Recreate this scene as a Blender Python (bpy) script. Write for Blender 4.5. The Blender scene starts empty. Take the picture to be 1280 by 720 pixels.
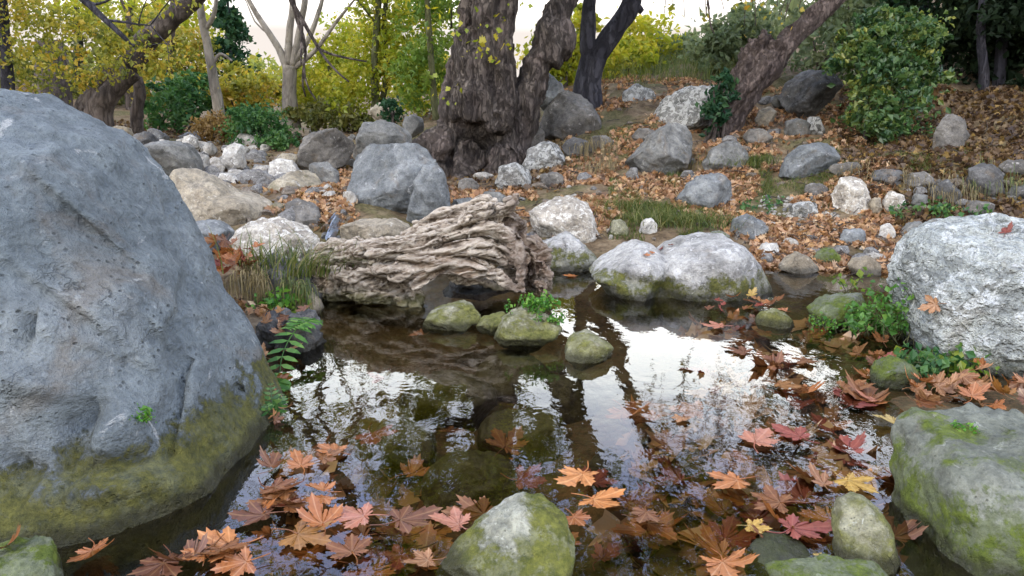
import bpy, bmesh, math, random
import numpy as np
from mathutils import Vector, noise as mnoise
from mathutils.bvhtree import BVHTree

random.seed(7)
RNG = np.random.default_rng(11)
scene = bpy.context.scene
COL = scene.collection
R = math.radians

# ------------------------------------------------------------------ camera
F = 900.0
PITCH = math.atan(230 / F)
CAMH = 1.0
sp, cp = math.sin(PITCH), math.cos(PITCH)
cam_d = bpy.data.cameras.new('camera')
cam = bpy.data.objects.new('camera', cam_d)
COL.objects.link(cam)
cam.location = (0, 0, CAMH)
cam.rotation_euler = (math.pi / 2 - PITCH, 0, 0)
cam_d.sensor_width = 36
cam_d.lens = 36 * F / 1280
cam_d.clip_start = 0.02
cam_d.clip_end = 500
scene.camera = cam


def ray(px, py):
    x = (px - 640) / F
    u = (360 - py) / F
    return np.array([x, cp + u * sp, -sp + u * cp])


def at(px, py, Y, k=0.0):
    """where the sight line meets the upright (or leaning, y = Y + k z) plane at distance Y"""
    d = ray(px, py)
    t = (Y + k * CAMH) / (d[1] - k * d[2])
    return np.array([0, 0, CAMH]) + t * d


def on_z(px, py, z=0.0):
    d = ray(px, py)
    t = (z - CAMH) / d[2]
    return np.array([0, 0, CAMH]) + t * d


# ------------------------------------------------------------------ numpy noise
_perm = np.random.default_rng(3).permutation(256)
_perm = np.concatenate([_perm, _perm, _perm])
_grad = np.random.default_rng(4).normal(size=(256, 3))
_grad /= np.linalg.norm(_grad, axis=1)[:, None]


def pnoise(P):
    P = np.asarray(P, float)
    I = np.floor(P).astype(int)
    Fr = P - I
    I &= 255
    U = Fr * Fr * Fr * (Fr * (Fr * 6 - 15) + 10)
    out = np.zeros(len(P))
    for dx in (0, 1):
        for dy in (0, 1):
            for dz in (0, 1):
                h = _perm[_perm[_perm[(I[:, 0] + dx) & 255] + ((I[:, 1] + dy) & 255)] + ((I[:, 2] + dz) & 255)]
                g = _grad[h]
                dv = g[:, 0] * (Fr[:, 0] - dx) + g[:, 1] * (Fr[:, 1] - dy) + g[:, 2] * (Fr[:, 2] - dz)
                w = (U[:, 0] if dx else 1 - U[:, 0]) * (U[:, 1] if dy else 1 - U[:, 1]) * (U[:, 2] if dz else 1 - U[:, 2])
                out += w * dv
    return out * 1.5


def fbm(P, octv=4, gain=.5, lac=2.03):
    a, s, o = 1.0, np.zeros(len(P)), np.asarray(P, float)
    for i in range(octv):
        s += a * pnoise(o)
        o = o * lac + 17.3
        a *= gain
    return s


def ridged(P, octv=4, gain=.5, lac=2.1):
    a, s, o = 1.0, np.zeros(len(P)), np.asarray(P, float)
    for i in range(octv):
        s += a * (1 - 2.2 * np.abs(pnoise(o)))
        o = o * lac + 9.1
        a *= gain
    return s


def smooth(x, a, b):
    t = np.clip((x - a) / (b - a), 0, 1)
    return t * t * (3 - 2 * t)


# ------------------------------------------------------------------ mesh helpers
class MB:
    """collects vertices and faces of ONE mesh object"""

    def __init__(s):
        s.v, s.t, s.q, s.n = [], [], [], 0
        s.rt, s.rq = [], []
        s.va = []

    def add(s, v, tris=None, quads=None, rt=None, rq=None, va=None):
        v = np.asarray(v, float)
        s.v.append(v)
        s.va.append(np.zeros(len(v)) if va is None else np.asarray(va, float))
        if tris is not None and len(tris):
            tris = np.asarray(tris, int)
            s.t.append(tris + s.n)
            s.rt.append(np.zeros(len(tris)) if rt is None else np.broadcast_to(rt, (len(tris),)))
        if quads is not None and len(quads):
            quads = np.asarray(quads, int)
            s.q.append(quads + s.n)
            s.rq.append(np.zeros(len(quads)) if rq is None else np.broadcast_to(rq, (len(quads),)))
        s.n += len(v)

    def mesh(s, name, mat, smooth_=True, rnd=False, vein=False):
        v = np.concatenate(s.v)
        t = np.concatenate(s.t) if s.t else np.zeros((0, 3), int)
        q = np.concatenate(s.q) if s.q else np.zeros((0, 4), int)
        m = mesh_from(name, v, t, q)
        m.polygons.foreach_set('use_smooth', np.full(len(t) + len(q), smooth_))
        if rnd:
            at_ = m.attributes.new('rnd', 'FLOAT', 'FACE')
            rr = np.concatenate(([np.concatenate(s.rt)] if s.rt else []) + ([np.concatenate(s.rq)] if s.rq else []))
            at_.data.foreach_set('value', rr.astype(np.float32))
        if vein:
            at_ = m.attributes.new('vein', 'FLOAT', 'POINT')
            at_.data.foreach_set('value', np.concatenate(s.va).astype(np.float32))
        m.materials.append(mat)
        return m


def mesh_from(name, v, t, q):
    m = bpy.data.meshes.new(name)
    nt, nq = len(t), len(q)
    m.vertices.add(len(v))
    m.vertices.foreach_set('co', np.asarray(v, np.float32).ravel())
    m.loops.add(nt * 3 + nq * 4)
    m.loops.foreach_set('vertex_index', np.concatenate([np.asarray(t).ravel(), np.asarray(q).ravel()]).astype(np.int32))
    m.polygons.add(nt + nq)
    ls = np.concatenate([np.arange(nt) * 3, nt * 3 + np.arange(nq) * 4]).astype(np.int32)
    m.polygons.foreach_set('loop_start', ls)
    m.update(calc_edges=True)
    m.validate()
    return m


def link(name, mesh, parent=None, loc=(0, 0, 0)):
    o = bpy.data.objects.new(name, mesh)
    COL.objects.link(o)
    o.location = loc
    if parent:
        o.parent = parent
    return o


def tag(o, label, cat, group=None, kind=None):
    if label:
        o['label'] = label
    if cat:
        o['category'] = cat
    if group:
        o['group'] = group
    if kind:
        o['kind'] = kind
    return o


def thing(name, label, cat, loc=(0, 0, 0), group=None):
    o = bpy.data.objects.new(name, None)
    COL.objects.link(o)
    o.location = loc
    o.empty_display_size = .1
    return tag(o, label, cat, group)


def tube(mb, pts, rad, seg=8, rough=0.0, seed=0.0, rnd=0.5, cap=True):
    pts = np.asarray(pts, float)
    rad = np.asarray(rad, float)
    n = len(pts)
    tan = np.gradient(pts, axis=0)
    tan /= np.linalg.norm(tan, axis=1)[:, None] + 1e-9
    ref = np.array([0.31, .87, .2]) if abs(tan[0][1]) < .8 else np.array([1., .1, .2])
    vs = []
    b = ref
    for i in range(n):
        b = b - tan[i] * np.dot(b, tan[i])
        b /= np.linalg.norm(b) + 1e-9
        c = np.cross(tan[i], b)
        a = np.arange(seg) * 2 * np.pi / seg
        vs.append(pts[i] + rad[i] * (np.cos(a)[:, None] * b + np.sin(a)[:, None] * c))
    V = np.concatenate(vs)
    if rough:
        cen = np.repeat(pts, seg, 0)
        rr = np.repeat(rad, seg)
        V = V + (V - cen) * (rough * fbm(V / (rr.mean() * 1.6 + 1e-6) * np.array([1, 1, .5]) + seed, 3))[:, None]
    i = np.arange(n - 1)[:, None] * seg
    j = np.arange(seg)[None, :]
    j2 = (j + 1) % seg
    q = np.stack([i + j, i + j2, i + seg + j2, i + seg + j], -1).reshape(-1, 4)
    tr = []
    if cap:
        V = np.concatenate([V, pts[:1], pts[-1:]])
        k0, k1 = n * seg, n * seg + 1
        for a in range(seg):
            tr.append((k0, (a + 1) % seg, a))
            tr.append((k1, (n - 1) * seg + a, (n - 1) * seg + (a + 1) % seg))
    mb.add(V, tr, q, rt=rnd, rq=rnd)


def spline(pts, n):
    """Catmull-Rom through control rows (any number of columns)"""
    P = np.asarray(pts, float)
    P = np.vstack([2 * P[0] - P[1], P, 2 * P[-1] - P[-2]])
    out = []
    m = len(P) - 3
    for t in np.linspace(0, m - 1e-6, n):
        i = int(t)
        u = t - i
        a, b, c, d = P[i:i + 4]
        out.append(.5 * ((2 * b) + (-a + c) * u + (2 * a - 5 * b + 4 * c - d) * u * u + (-a + 3 * b - 3 * c + d) * u ** 3))
    return np.array(out)


# ------------------------------------------------------------------ materials
def newmat(name):
    m = bpy.data.materials.new(name)
    m.use_nodes = True
    nt = m.node_tree
    nt.nodes.clear()
    out = nt.nodes.new('ShaderNodeOutputMaterial')

    def N(tp, **kw):
        n = nt.nodes.new(tp)
        for k, v in kw.items():
            if k == 'in_':
                for a, b in v.items():
                    n.inputs[a].default_value = b
            else:
                setattr(n, k, v)
        return n

    def L(a, b):
        nt.links.new(a, b)
    return m, N, L, out


def c4(c):
    return (c[0], c[1], c[2], 1)


def ramp(N, stops, interp='LINEAR'):
    r = N('ShaderNodeValToRGB')
    r.color_ramp.interpolation = interp
    e = r.color_ramp.elements
    while len(e) < len(stops):
        e.new(.5)
    for i, (p, c) in enumerate(stops):
        e[i].position = p
        e[i].color = c4(c) if len(c) == 3 else c
    return r


def mixc(N, L, fac, a, b, mode='MIX'):
    n = N('ShaderNodeMix', data_type='RGBA', blend_type=mode)
    for sock, v in ((n.inputs[0], fac), (n.inputs[6], a), (n.inputs[7], b)):
        if hasattr(v, 'is_output') or hasattr(v, 'links'):
            L(v, sock)
        elif isinstance(v, (int, float)):
            sock.default_value = v
        else:
            sock.default_value = c4(v)
    return n.outputs[2]


def math_(N, L, op, a, b=None, clamp=False):
    n = N('ShaderNodeMath', operation=op, use_clamp=clamp)
    for i, v in enumerate((a, b)):
        if v is None:
            continue
        if isinstance(v, (int, float)):
            n.inputs[i].default_value = v
        else:
            L(v, n.inputs[i])
    return n.outputs[0]


def maprange(N, L, v, a, b, c=0., d=1.):
    n = N('ShaderNodeMapRange', interpolation_type='SMOOTHSTEP', in_={1: a, 2: b, 3: c, 4: d})
    L(v, n.inputs[0])
    return n.outputs[0]


def rockmat(name, dark, mid, light, scale=3., lichen=.0, lichen_col=(.55, .54, .5), moss=0.0, moss_h=.12,
            moss_col=((.035, .05, .008), (.13, .13, .022)), bump=.5, pits=0., streak=None, fine=1.0, moss_top=0.0, stain=.35, side=None, moss_base=.45, mott=.85):
    m, N, L, out = newmat(name)
    tc = N('ShaderNodeTexCoord')
    oi = N('ShaderNodeObjectInfo')
    off = N('ShaderNodeVectorMath', operation='SCALE')
    L(oi.outputs['Location'], off.inputs[0])
    off.inputs[3].default_value = 3.7
    co = N('ShaderNodeVectorMath', operation='ADD')
    L(tc.outputs['Object'], co.inputs[0])
    L(off.outputs[0], co.inputs[1])
    co = co.outputs[0]
    if streak:
        mp = N('ShaderNodeMapping')
        mp.inputs['Rotation'].default_value = streak[0]
        mp.inputs['Scale'].default_value = streak[1]
        L(co, mp.inputs[0])
        cs = mp.outputs[0]
    else:
        cs = co

    def noise(sc, det=6, rough=.6, dist=0., v=None):
        n = N('ShaderNodeTexNoise', in_={'Scale': sc, 'Detail': det, 'Roughness': rough, 'Distortion': dist})
        L(v or co, n.inputs['Vector'])
        return n.outputs[0]
    n1 = noise(scale, 7, .62, .3)
    n2 = noise(scale * 5.5, 6, .65, .2, cs)
    n3 = noise(scale * 26 * fine, 4, .7)
    r1 = ramp(N, [(.3, dark), (.5, mid), (.72, light)])
    L(n1, r1.inputs[0])
    col = r1.outputs[0]
    r2 = ramp(N, [(.3, (.45, .45, .46)), (.5, (1, 1, 1)), (.68, (1.4, 1.38, 1.33))])
    L(n2, r2.inputs[0])
    col = mixc(N, L, mott, col, r2.outputs[0], 'MULTIPLY')
    r3 = ramp(N, [(.32, (.6, .6, .6)), (.5, (1, 1, 1)), (.68, (1.25, 1.25, 1.25))])
    L(n3, r3.inputs[0])
    col = mixc(N, L, .7, col, r3.outputs[0], 'MULTIPLY')
    # brownish mineral stains
    n4 = noise(scale * 1.7, 5, .6, .6)
    col = mixc(N, L, math_(N, L, 'MULTIPLY', maprange(N, L, n4, .55, .72), stain), col, (.17, .12, .07))
    if lichen:
        nl = noise(scale * 4.2, 9, .7, .8)
        fl = maprange(N, L, nl, .62 - .2 * lichen, .68 - .2 * lichen)
        col = mixc(N, L, math_(N, L, 'MULTIPLY', fl, .85), col, lichen_col)
    # pale lichen specks and dark pits, small and crisp
    vs_ = N('ShaderNodeTexVoronoi', feature='F1', in_={'Scale': scale * 9., 'Randomness': 1.})
    L(co, vs_.inputs['Vector'])
    sepc = N('ShaderNodeSeparateColor')
    L(vs_.outputs['Color'], sepc.inputs[0])
    thr = math_(N, L, 'MULTIPLY', math_(N, L, 'POWER', sepc.outputs[0], 4.), .3)
    dd_ = math_(N, L, 'ADD', vs_.outputs['Distance'], math_(N, L, 'MULTIPLY', math_(N, L, 'SUBTRACT', n3, .5), .5))
    spk = math_(N, L, 'MULTIPLY', maprange(N, L, math_(N, L, 'SUBTRACT', thr, dd_), 0., .04), maprange(N, L, n4, .42, .56))
    col = mixc(N, L, math_(N, L, 'MULTIPLY', spk, .42), col, tuple(min(.7, x * 1.5) for x in light))
    vp2 = N('ShaderNodeTexVoronoi', feature='F1', in_={'Scale': scale * 17.})
    L(cs, vp2.inputs['Vector'])
    pit = math_(N, L, 'MULTIPLY', maprange(N, L, vp2.outputs['Distance'], .1, .24, 1., 0.), maprange(N, L, n2, .5, .6))
    col = mixc(N, L, math_(N, L, 'MULTIPLY', pit, .6), col, tuple(x * .45 for x in dark))
    # cracks
    vo = N('ShaderNodeTexVoronoi', feature='DISTANCE_TO_EDGE', in_={'Scale': scale * 1.3})
    dv = N('ShaderNodeVectorMath', operation='ADD')
    nn = N('ShaderNodeTexNoise', in_={'Scale': scale * 2.2, 'Detail': 5, 'Roughness': .65})
    L(co, nn.inputs['Vector'])
    sc_ = N('ShaderNodeVectorMath', operation='SCALE')
    sc_.inputs[3].default_value = .5 / scale * 1.6
    L(nn.outputs[1], sc_.inputs[0])
    L(co, dv.inputs[0])
    L(sc_.outputs[0], dv.inputs[1])
    L(dv.outputs[0], vo.inputs['Vector'])
    gate = maprange(N, L, noise(scale * .9, 3, .5), .54, .68)
    cr = math_(N, L, 'MULTIPLY', maprange(N, L, vo.outputs[0], 0.0, .022, 1., 0.), gate)
    geo = N('ShaderNodeNewGeometry')
    sep = N('ShaderNodeSeparateXYZ')
    L(geo.outputs['Position'], sep.inputs[0])
    sepn = N('ShaderNodeSeparateXYZ')
    L(geo.outputs['Normal'], sepn.inputs[0])
    z = sep.outputs[2]
    # wet skirt just over the water line
    nz = math_(N, L, 'MULTIPLY', math_(N, L, 'SUBTRACT', noise(7, 5, .6), .5), .10)
    wet = maprange(N, L, math_(N, L, 'ADD', z, math_(N, L, 'MULTIPLY', nz, .35)), .018, .055, 1., 0.)
    rough = .82
    if moss:
        nm = noise(5., 7, .68, .4)
        hz = math_(N, L, 'ADD', math_(N, L, 'ADD', z, math_(N, L, 'MULTIPLY', math_(N, L, 'SUBTRACT', nm, .5), moss_h * 2.6)), math_(N, L, 'MULTIPLY', math_(N, L, 'SUBTRACT', noise(26, 6, .75), .5), moss_h * 1.2))
        fm = maprange(N, L, hz, moss_h * .75, moss_h * 1.08, 1., 0.)
        if moss_top:
            up = math_(N, L, 'MULTIPLY', maprange(N, L, sepn.outputs[2], .3, .8), maprange(N, L, noise(6, 6, .65), .56 - .1 * moss_top, .66 - .1 * moss_top))
            fm = math_(N, L, 'MAXIMUM', fm, up)
        if side:                       # moss on the flank that turns away from the light
            dt = N('ShaderNodeVectorMath', operation='DOT_PRODUCT')
            L(tc.outputs['Object'], dt.inputs[0])
            dt.inputs[1].default_value = (1., .1, -.55)
            sd_ = math_(N, L, 'ADD', dt.outputs['Value'], math_(N, L, 'MULTIPLY', math_(N, L, 'SUBTRACT', nm, .5), .22))
            fm = math_(N, L, 'MAXIMUM', fm, maprange(N, L, sd_, -.01, .012))
        patch = maprange(N, L, noise(11, 8, .76), .45, .54)
        fm = math_(N, L, 'MULTIPLY', fm, math_(N, L, 'ADD', math_(N, L, 'MULTIPLY', patch, 1 - moss_base), moss_base))
        fm = math_(N, L, 'MULTIPLY', fm, moss)
        rm = ramp(N, [(.3, moss_col[0]), (.55, moss_col[1]), (.75, tuple(x * 1.7 for x in moss_col[1]))])
        L(noise(38, 6, .75), rm.inputs[0])
        col = mixc(N, L, fm, col, rm.outputs[0])
    col = mixc(N, L, math_(N, L, 'MULTIPLY', cr, .5), col, (.05, .046, .04))
    col = mixc(N, L, math_(N, L, 'MULTIPLY', wet, .75), col, (.022, .02, .013))
    # relief
    h = math_(N, L, 'ADD', math_(N, L, 'MULTIPLY', n2, .9), math_(N, L, 'MULTIPLY', n3, .4 * fine))
    h = math_(N, L, 'ADD', h, math_(N, L, 'MULTIPLY', n1, .8))
    h = math_(N, L, 'SUBTRACT', h, math_(N, L, 'MULTIPLY', cr, .6))
    h = math_(N, L, 'SUBTRACT', h, math_(N, L, 'MULTIPLY', pit, .5))
    if pits:
        vp = N('ShaderNodeTexVoronoi', feature='SMOOTH_F1', in_={'Scale': scale * 11})
        L(dv.outputs[0], vp.inputs['Vector'])
        h = math_(N, L, 'ADD', h, math_(N, L, 'MULTIPLY', vp.outputs[0], pits))
    if moss:
        h = math_(N, L, 'ADD', h, math_(N, L, 'MULTIPLY', fm, math_(N, L, 'MULTIPLY', noise(60, 5, .7), .9)))
    bp = N('ShaderNodeBump', in_={'Strength': bump, 'Distance': .12 / scale})
    L(h, bp.inputs['Height'])
    bs = N('ShaderNodeBsdfPrincipled', in_={'Roughness': rough})
    bs.inputs['Specular IOR Level'].default_value = .3
    L(math_(N, L, 'SUBTRACT', .85, math_(N, L, 'MULTIPLY', wet, .5)), bs.inputs['Roughness'])
    L(col, bs.inputs['Base Color'])
    L(bp.outputs[0], bs.inputs['Normal'])
    L(bs.outputs[0], out.inputs[0])
    return m


M = {}
M['blue'] = rockmat('slate_rock', (.098, .118, .128), (.142, .166, .176), (.205, .226, .23), 1.9, mott=.55, lichen=.06, lichen_col=(.36, .37, .36), moss=.92,
                    moss_h=.165, moss_base=.78, bump=.85, streak=((.2, .5, .6), (1., 1., 1.5)), moss_col=((.032, .038, .006), (.145, .14, .026)))
M['gray'] = rockmat('grey_rock', (.078, .078, .072), (.152, .152, .142), (.26, .258, .238), 3.5, lichen=.06, lichen_col=(.36, .36, .34), bump=.6)
M['bluegray'] = rockmat('blue_grey_rock', (.085, .092, .094), (.15, .16, .162), (.27, .28, .275), 3.2, lichen=.08, lichen_col=(.4, .4, .4), bump=.7)
M['pale'] = rockmat('pale_limestone', (.2, .195, .18), (.36, .352, .33), (.52, .51, .475), 4.2, lichen=.25, lichen_col=(.58, .57, .55), moss=.95, moss_h=.13, bump=.8)
M['rough'] = rockmat('pitted_limestone', (.2, .213, .2), (.42, .445, .42), (.62, .645, .6), 3., lichen=.5, lichen_col=(.7, .725, .7), moss=.5, moss_h=.05, bump=1., pits=1.3,
                     streak=((0, .7, .4), (1., 1., 2.)))
M['tan'] = rockmat('tan_rock', (.16, .13, .09), (.29, .25, .185), (.42, .37, .29), 3.6, lichen=.15, lichen_col=(.5, .46, .38), bump=.65)
M['tanmoss'] = rockmat('mossy_tan_rock', (.15, .12, .08), (.3, .26, .19), (.42, .38, .3), 3.6, lichen=.15, bump=.65, moss=.6, moss_h=.33, moss_col=((.06, .06, .02), (.15, .14, .05)))
M['cream'] = rockmat('cream_rock', (.22, .19, .15), (.4, .36, .3), (.6, .56, .48), 5., lichen=.5, lichen_col=(.76, .73, .66), bump=.9, pits=.4)
M['white'] = rockmat('white_rock', (.24, .225, .2), (.42, .4, .36), (.62, .6, .55), 6., lichen=.3, lichen_col=(.78, .77, .73), bump=.7)
M['dark'] = rockmat('dark_rock', (.036, .036, .036), (.088, .086, .083), (.165, .162, .155), 5., lichen=.12, lichen_col=(.25, .25, .24), bump=.7)
M['brown'] = rockmat('brown_grey_rock', (.072, .066, .058), (.14, .13, .115), (.23, .215, .19), 4., lichen=.15, lichen_col=(.36, .34, .31), bump=.65)
M['lichen'] = rockmat('lichen_rock', (.09, .09, .08), (.2, .2, .185), (.33, .32, .3), 4.5, lichen=.7, lichen_col=(.5, .5, .47), bump=.9, pits=.3)
M['moss'] = rockmat('mossy_stone', (.12, .115, .07), (.25, .24, .155), (.4, .385, .29), 6., lichen=.25, lichen_col=(.5, .5, .42), moss=.95, moss_h=.1, moss_base=.6, bump=.9, moss_top=.4,
                    moss_col=((.06, .07, .012), (.19, .19, .05)))
M['mossgray'] = rockmat('green_grey_stone', (.075, .08, .062), (.14, .148, .118), (.22, .226, .19), 4., lichen=.12, lichen_col=(.26, .27, .225), moss=1., moss_h=.13, bump=.6, moss_top=.15,
                        moss_col=((.035, .055, .006), (.1, .13, .018)))
M['wedge'] = rockmat('moss_backed_rock', (.16, .16, .12), (.29, .29, .225), (.43, .43, .35), 6., lichen=.35, lichen_col=(.47, .47, .4), moss=1., moss_h=.06, bump=.9, moss_top=.0,
                     moss_col=((.05, .065, .008), (.15, .155, .03)), side=True, moss_base=.7)
M['sunk'] = rockmat('sunken_stone', (.08, .078, .03), (.16, .152, .06), (.26, .245, .115), 4., bump=.5, stain=.1)


def bedmat():
    m, N, L, out = newmat('earth')
    tc = N('ShaderNodeTexCoord')
    co = tc.outputs['Object']

    def noise(sc, det=6, rough=.6, dist=0.):
        n = N('ShaderNodeTexNoise', in_={'Scale': sc, 'Detail': det, 'Roughness': rough, 'Distortion': dist})
        L(co, n.inputs['Vector'])
        return n.outputs[0]
    geo = N('ShaderNodeNewGeometry')
    sep = N('ShaderNodeSeparateXYZ')
    L(geo.outputs['Position'], sep.inputs[0])
    z = sep.outputs[2]
    n1, n2, n3 = noise(1.3, 6, .6, .3), noise(8, 6, .65), noise(45, 5, .7)
    soil = ramp(N, [(.3, (.08, .056, .033)), (.5, (.17, .122, .075)), (.7, (.27, .21, .135))])
    L(n2, soil.inputs[0])
    col = soil.outputs[0]
    gr = ramp(N, [(.3, (.045, .055, .015)), (.7, (.13, .13, .045))])
    L(n3, gr.inputs[0])
    col = mixc(N, L, math_(N, L, 'MULTIPLY', maprange(N, L, n1, .5, .62), .6), col, gr.outputs[0])
    bed = ramp(N, [(.3, (.035, .026, .013)), (.5, (.1, .078, .038)), (.68, (.19, .155, .08))])
    L(n2, bed.inputs[0])
    bedc = mixc(N, L, maprange(N, L, n3, .4, .65), bed.outputs[0], (.1, .062, .032))
    col = mixc(N, L, maprange(N, L, math_(N, L, 'ADD', z, math_(N, L, 'MULTIPLY', math_(N, L, 'SUBTRACT', n2, .5), .08)), .0, .05, 1., 0.), col, bedc)
    r3 = ramp(N, [(.3, (.55, .55, .55)), (.5, (1, 1, 1)), (.7, (1.4, 1.4, 1.35))])
    L(n3, r3.inputs[0])
    col = mixc(N, L, .8, col, r3.outputs[0], 'MULTIPLY')
    bp = N('ShaderNodeBump', in_={'Strength': .8, 'Distance': .05})
    L(math_(N, L, 'ADD', n2, math_(N, L, 'MULTIPLY', n3, .5)), bp.inputs['Height'])
    bs = N('ShaderNodeBsdfPrincipled', in_={'Roughness': .95})
    bs.inputs['Specular IOR Level'].default_value = .15
    L(col, bs.inputs['Base Color'])
    L(bp.outputs[0], bs.inputs['Normal'])
    L(bs.outputs[0], out.inputs[0])
    return m


def watermat(name='stream_water', tint=(.9, .85, .7), bumpd=.0014, ior=1.5, foam=0., grough=.015):
    m, N, L, out = newmat(name)
    tc = N('ShaderNodeTexCoord')
    mp = N('ShaderNodeMapping')
    mp.inputs['Scale'].default_value = (1., .75, 1.)
    L(tc.outputs['Object'], mp.inputs[0])
    n1 = N('ShaderNodeTexNoise', in_={'Scale': 7., 'Detail': 3, 'Roughness': .5, 'Distortion': .4})
    n2 = N('ShaderNodeTexNoise', in_={'Scale': 26., 'Detail': 3, 'Roughness': .5, 'Distortion': .3})
    L(mp.outputs[0], n1.inputs['Vector'])
    L(mp.outputs[0], n2.inputs['Vector'])
    h = math_(N, L, 'ADD', n1.outputs[0], math_(N, L, 'MULTIPLY', n2.outputs[0], .22))
    bp = N('ShaderNodeBump', in_={'Strength': 1., 'Distance': bumpd})
    L(h, bp.inputs['Height'])
    fr = N('ShaderNodeFresnel', in_={'IOR': ior})
    L(bp.outputs[0], fr.inputs['Normal'])
    tr = N('ShaderNodeBsdfTransparent', in_={'Color': c4(tint)})
    gl = N('ShaderNodeBsdfGlossy', in_={'Roughness': grough, 'Color': (1, 1, 1, 1) if not foam else (.42, .45, .5, 1)})
    L(bp.outputs[0], gl.inputs['Normal'])
    mx = N('ShaderNodeMixShader')
    L(fr.outputs[0], mx.inputs[0])
    L(tr.outputs[0], mx.inputs[1])
    L(gl.outputs[0], mx.inputs[2])
    res = mx.outputs[0]
    if foam:
        df = N('ShaderNodeBsdfDiffuse', in_={'Color': (.17, .19, .22, 1)})
        m2 = N('ShaderNodeMixShader')
        L(math_(N, L, 'MULTIPLY', maprange(N, L, n2.outputs[0], .4, .65), foam), m2.inputs[0])
        L(res, m2.inputs[1])
        L(df.outputs[0], m2.inputs[2])
        res = m2.outputs[0]
    L(res, out.inputs[0])
    return m


def leafmat(name, stops, trans=.45, gloss=.03, rough=.45, vein=None, blotch=.5):
    """leaf colours vary from leaf to leaf through the mesh attribute rnd"""
    m, N, L, out = newmat(name)
    a = N('ShaderNodeAttribute', attribute_name='rnd')
    oi = N('ShaderNodeObjectInfo')
    f = math_(N, L, 'FRACT', math_(N, L, 'ADD', a.outputs['Fac'], oi.outputs['Random'])) if vein else a.outputs['Fac']
    r = ramp(N, stops)
    L(f, r.inputs[0])
    col = r.outputs[0]
    tc = N('ShaderNodeTexCoord')
    n = N('ShaderNodeTexNoise', in_={'Scale': 7. if vein else 9., 'Detail': 7, 'Roughness': .72})
    L(tc.outputs['Object'], n.inputs['Vector'])
    rb = ramp(N, [(.3, (.3, .24, .22) if vein else (.5, .45, .42)), (.47, (.95, .93, .92) if vein else (1, 1, 1)), (.7, (1.3, 1.28, 1.2))])
    L(n.outputs[0], rb.inputs[0])
    col = mixc(N, L, min(1., blotch * (1.9 if vein else 1.)), col, rb.outputs[0], 'MULTIPLY')
    if vein:
        va = N('ShaderNodeAttribute', attribute_name='vein')
        col = mixc(N, L, math_(N, L, 'MULTIPLY', math_(N, L, 'POWER', va.outputs['Fac'], 3.), .6), col, vein)
    d = N('ShaderNodeBsdfDiffuse')
    t = N('ShaderNodeBsdfTranslucent')
    g = N('ShaderNodeBsdfGlossy', in_={'Roughness': rough})
    L(col, d.inputs[0])
    L(mixc(N, L, 1., col, (1.25, 1.2, .8), 'MULTIPLY'), t.inputs[0])
    m1 = N('ShaderNodeMixShader', in_={0: trans})
    L(d.outputs[0], m1.inputs[1])
    L(t.outputs[0], m1.inputs[2])
    m2 = N('ShaderNodeMixShader', in_={0: gloss})
    L(m1.outputs[0], m2.inputs[1])
    L(g.outputs[0], m2.inputs[2])
    L(m2.outputs[0], out.inputs[0])
    return m


def barkmat(name, dark, mid, light, sc=6., zs=.25, bump=.9, patch=None, dist=.04):
    m, N, L, out = newmat(name)
    tc = N('ShaderNodeTexCoord')
    mp = N('ShaderNodeMapping')
    mp.inputs['Scale'].default_value = (1, 1, zs)
    L(tc.outputs['Object'], mp.inputs[0])
    n1 = N('ShaderNodeTexNoise', in_={'Scale': sc, 'Detail': 8, 'Roughness': .68, 'Distortion': .5})
    L(mp.outputs[0], n1.inputs['Vector'])
    n2 = N('ShaderNodeTexNoise', in_={'Scale': sc * .35, 'Detail': 5, 'Roughness': .6})
    L(tc.outputs['Object'], n2.inputs['Vector'])
    vo = N('ShaderNodeTexVoronoi', feature='DISTANCE_TO_EDGE', in_={'Scale': sc * 1.4})
    dv = N('ShaderNodeVectorMath', operation='ADD')
    s_ = N('ShaderNodeVectorMath', operation='SCALE')
    s_.inputs[3].default_value = .25
    L(n1.outputs[1], s_.inputs[0])
    L(mp.outputs[0], dv.inputs[0])
    L(s_.outputs[0], dv.inputs[1])
    L(dv.outputs[0], vo.inputs['Vector'])
    r = ramp(N, [(.32, dark), (.5, mid), (.7, light)])
    L(n1.outputs[0], r.inputs[0])
    col = r.outputs[0]
    col = mixc(N, L, maprange(N, L, vo.outputs[0], 0., .1, .35, 0.), col, tuple(x * .5 for x in dark))
    if patch:
        col = mixc(N, L, maprange(N, L, n2.outputs[0], .52, .62), col, patch)
    h = math_(N, L, 'ADD', n1.outputs[0], maprange(N, L, vo.outputs[0], 0., .15, 0., .5))
    bp = N('ShaderNodeBump', in_={'Strength': bump, 'Distance': dist})
    L(h, bp.inputs['Height'])
    bs = N('ShaderNodeBsdfPrincipled', in_={'Roughness': .9})
    bs.inputs['Specular IOR Level'].default_value = .2
    L(col, bs.inputs['Base Color'])
    L(bp.outputs[0], bs.inputs['Normal'])
    L(bs.outputs[0], out.inputs[0])
    return m


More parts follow.
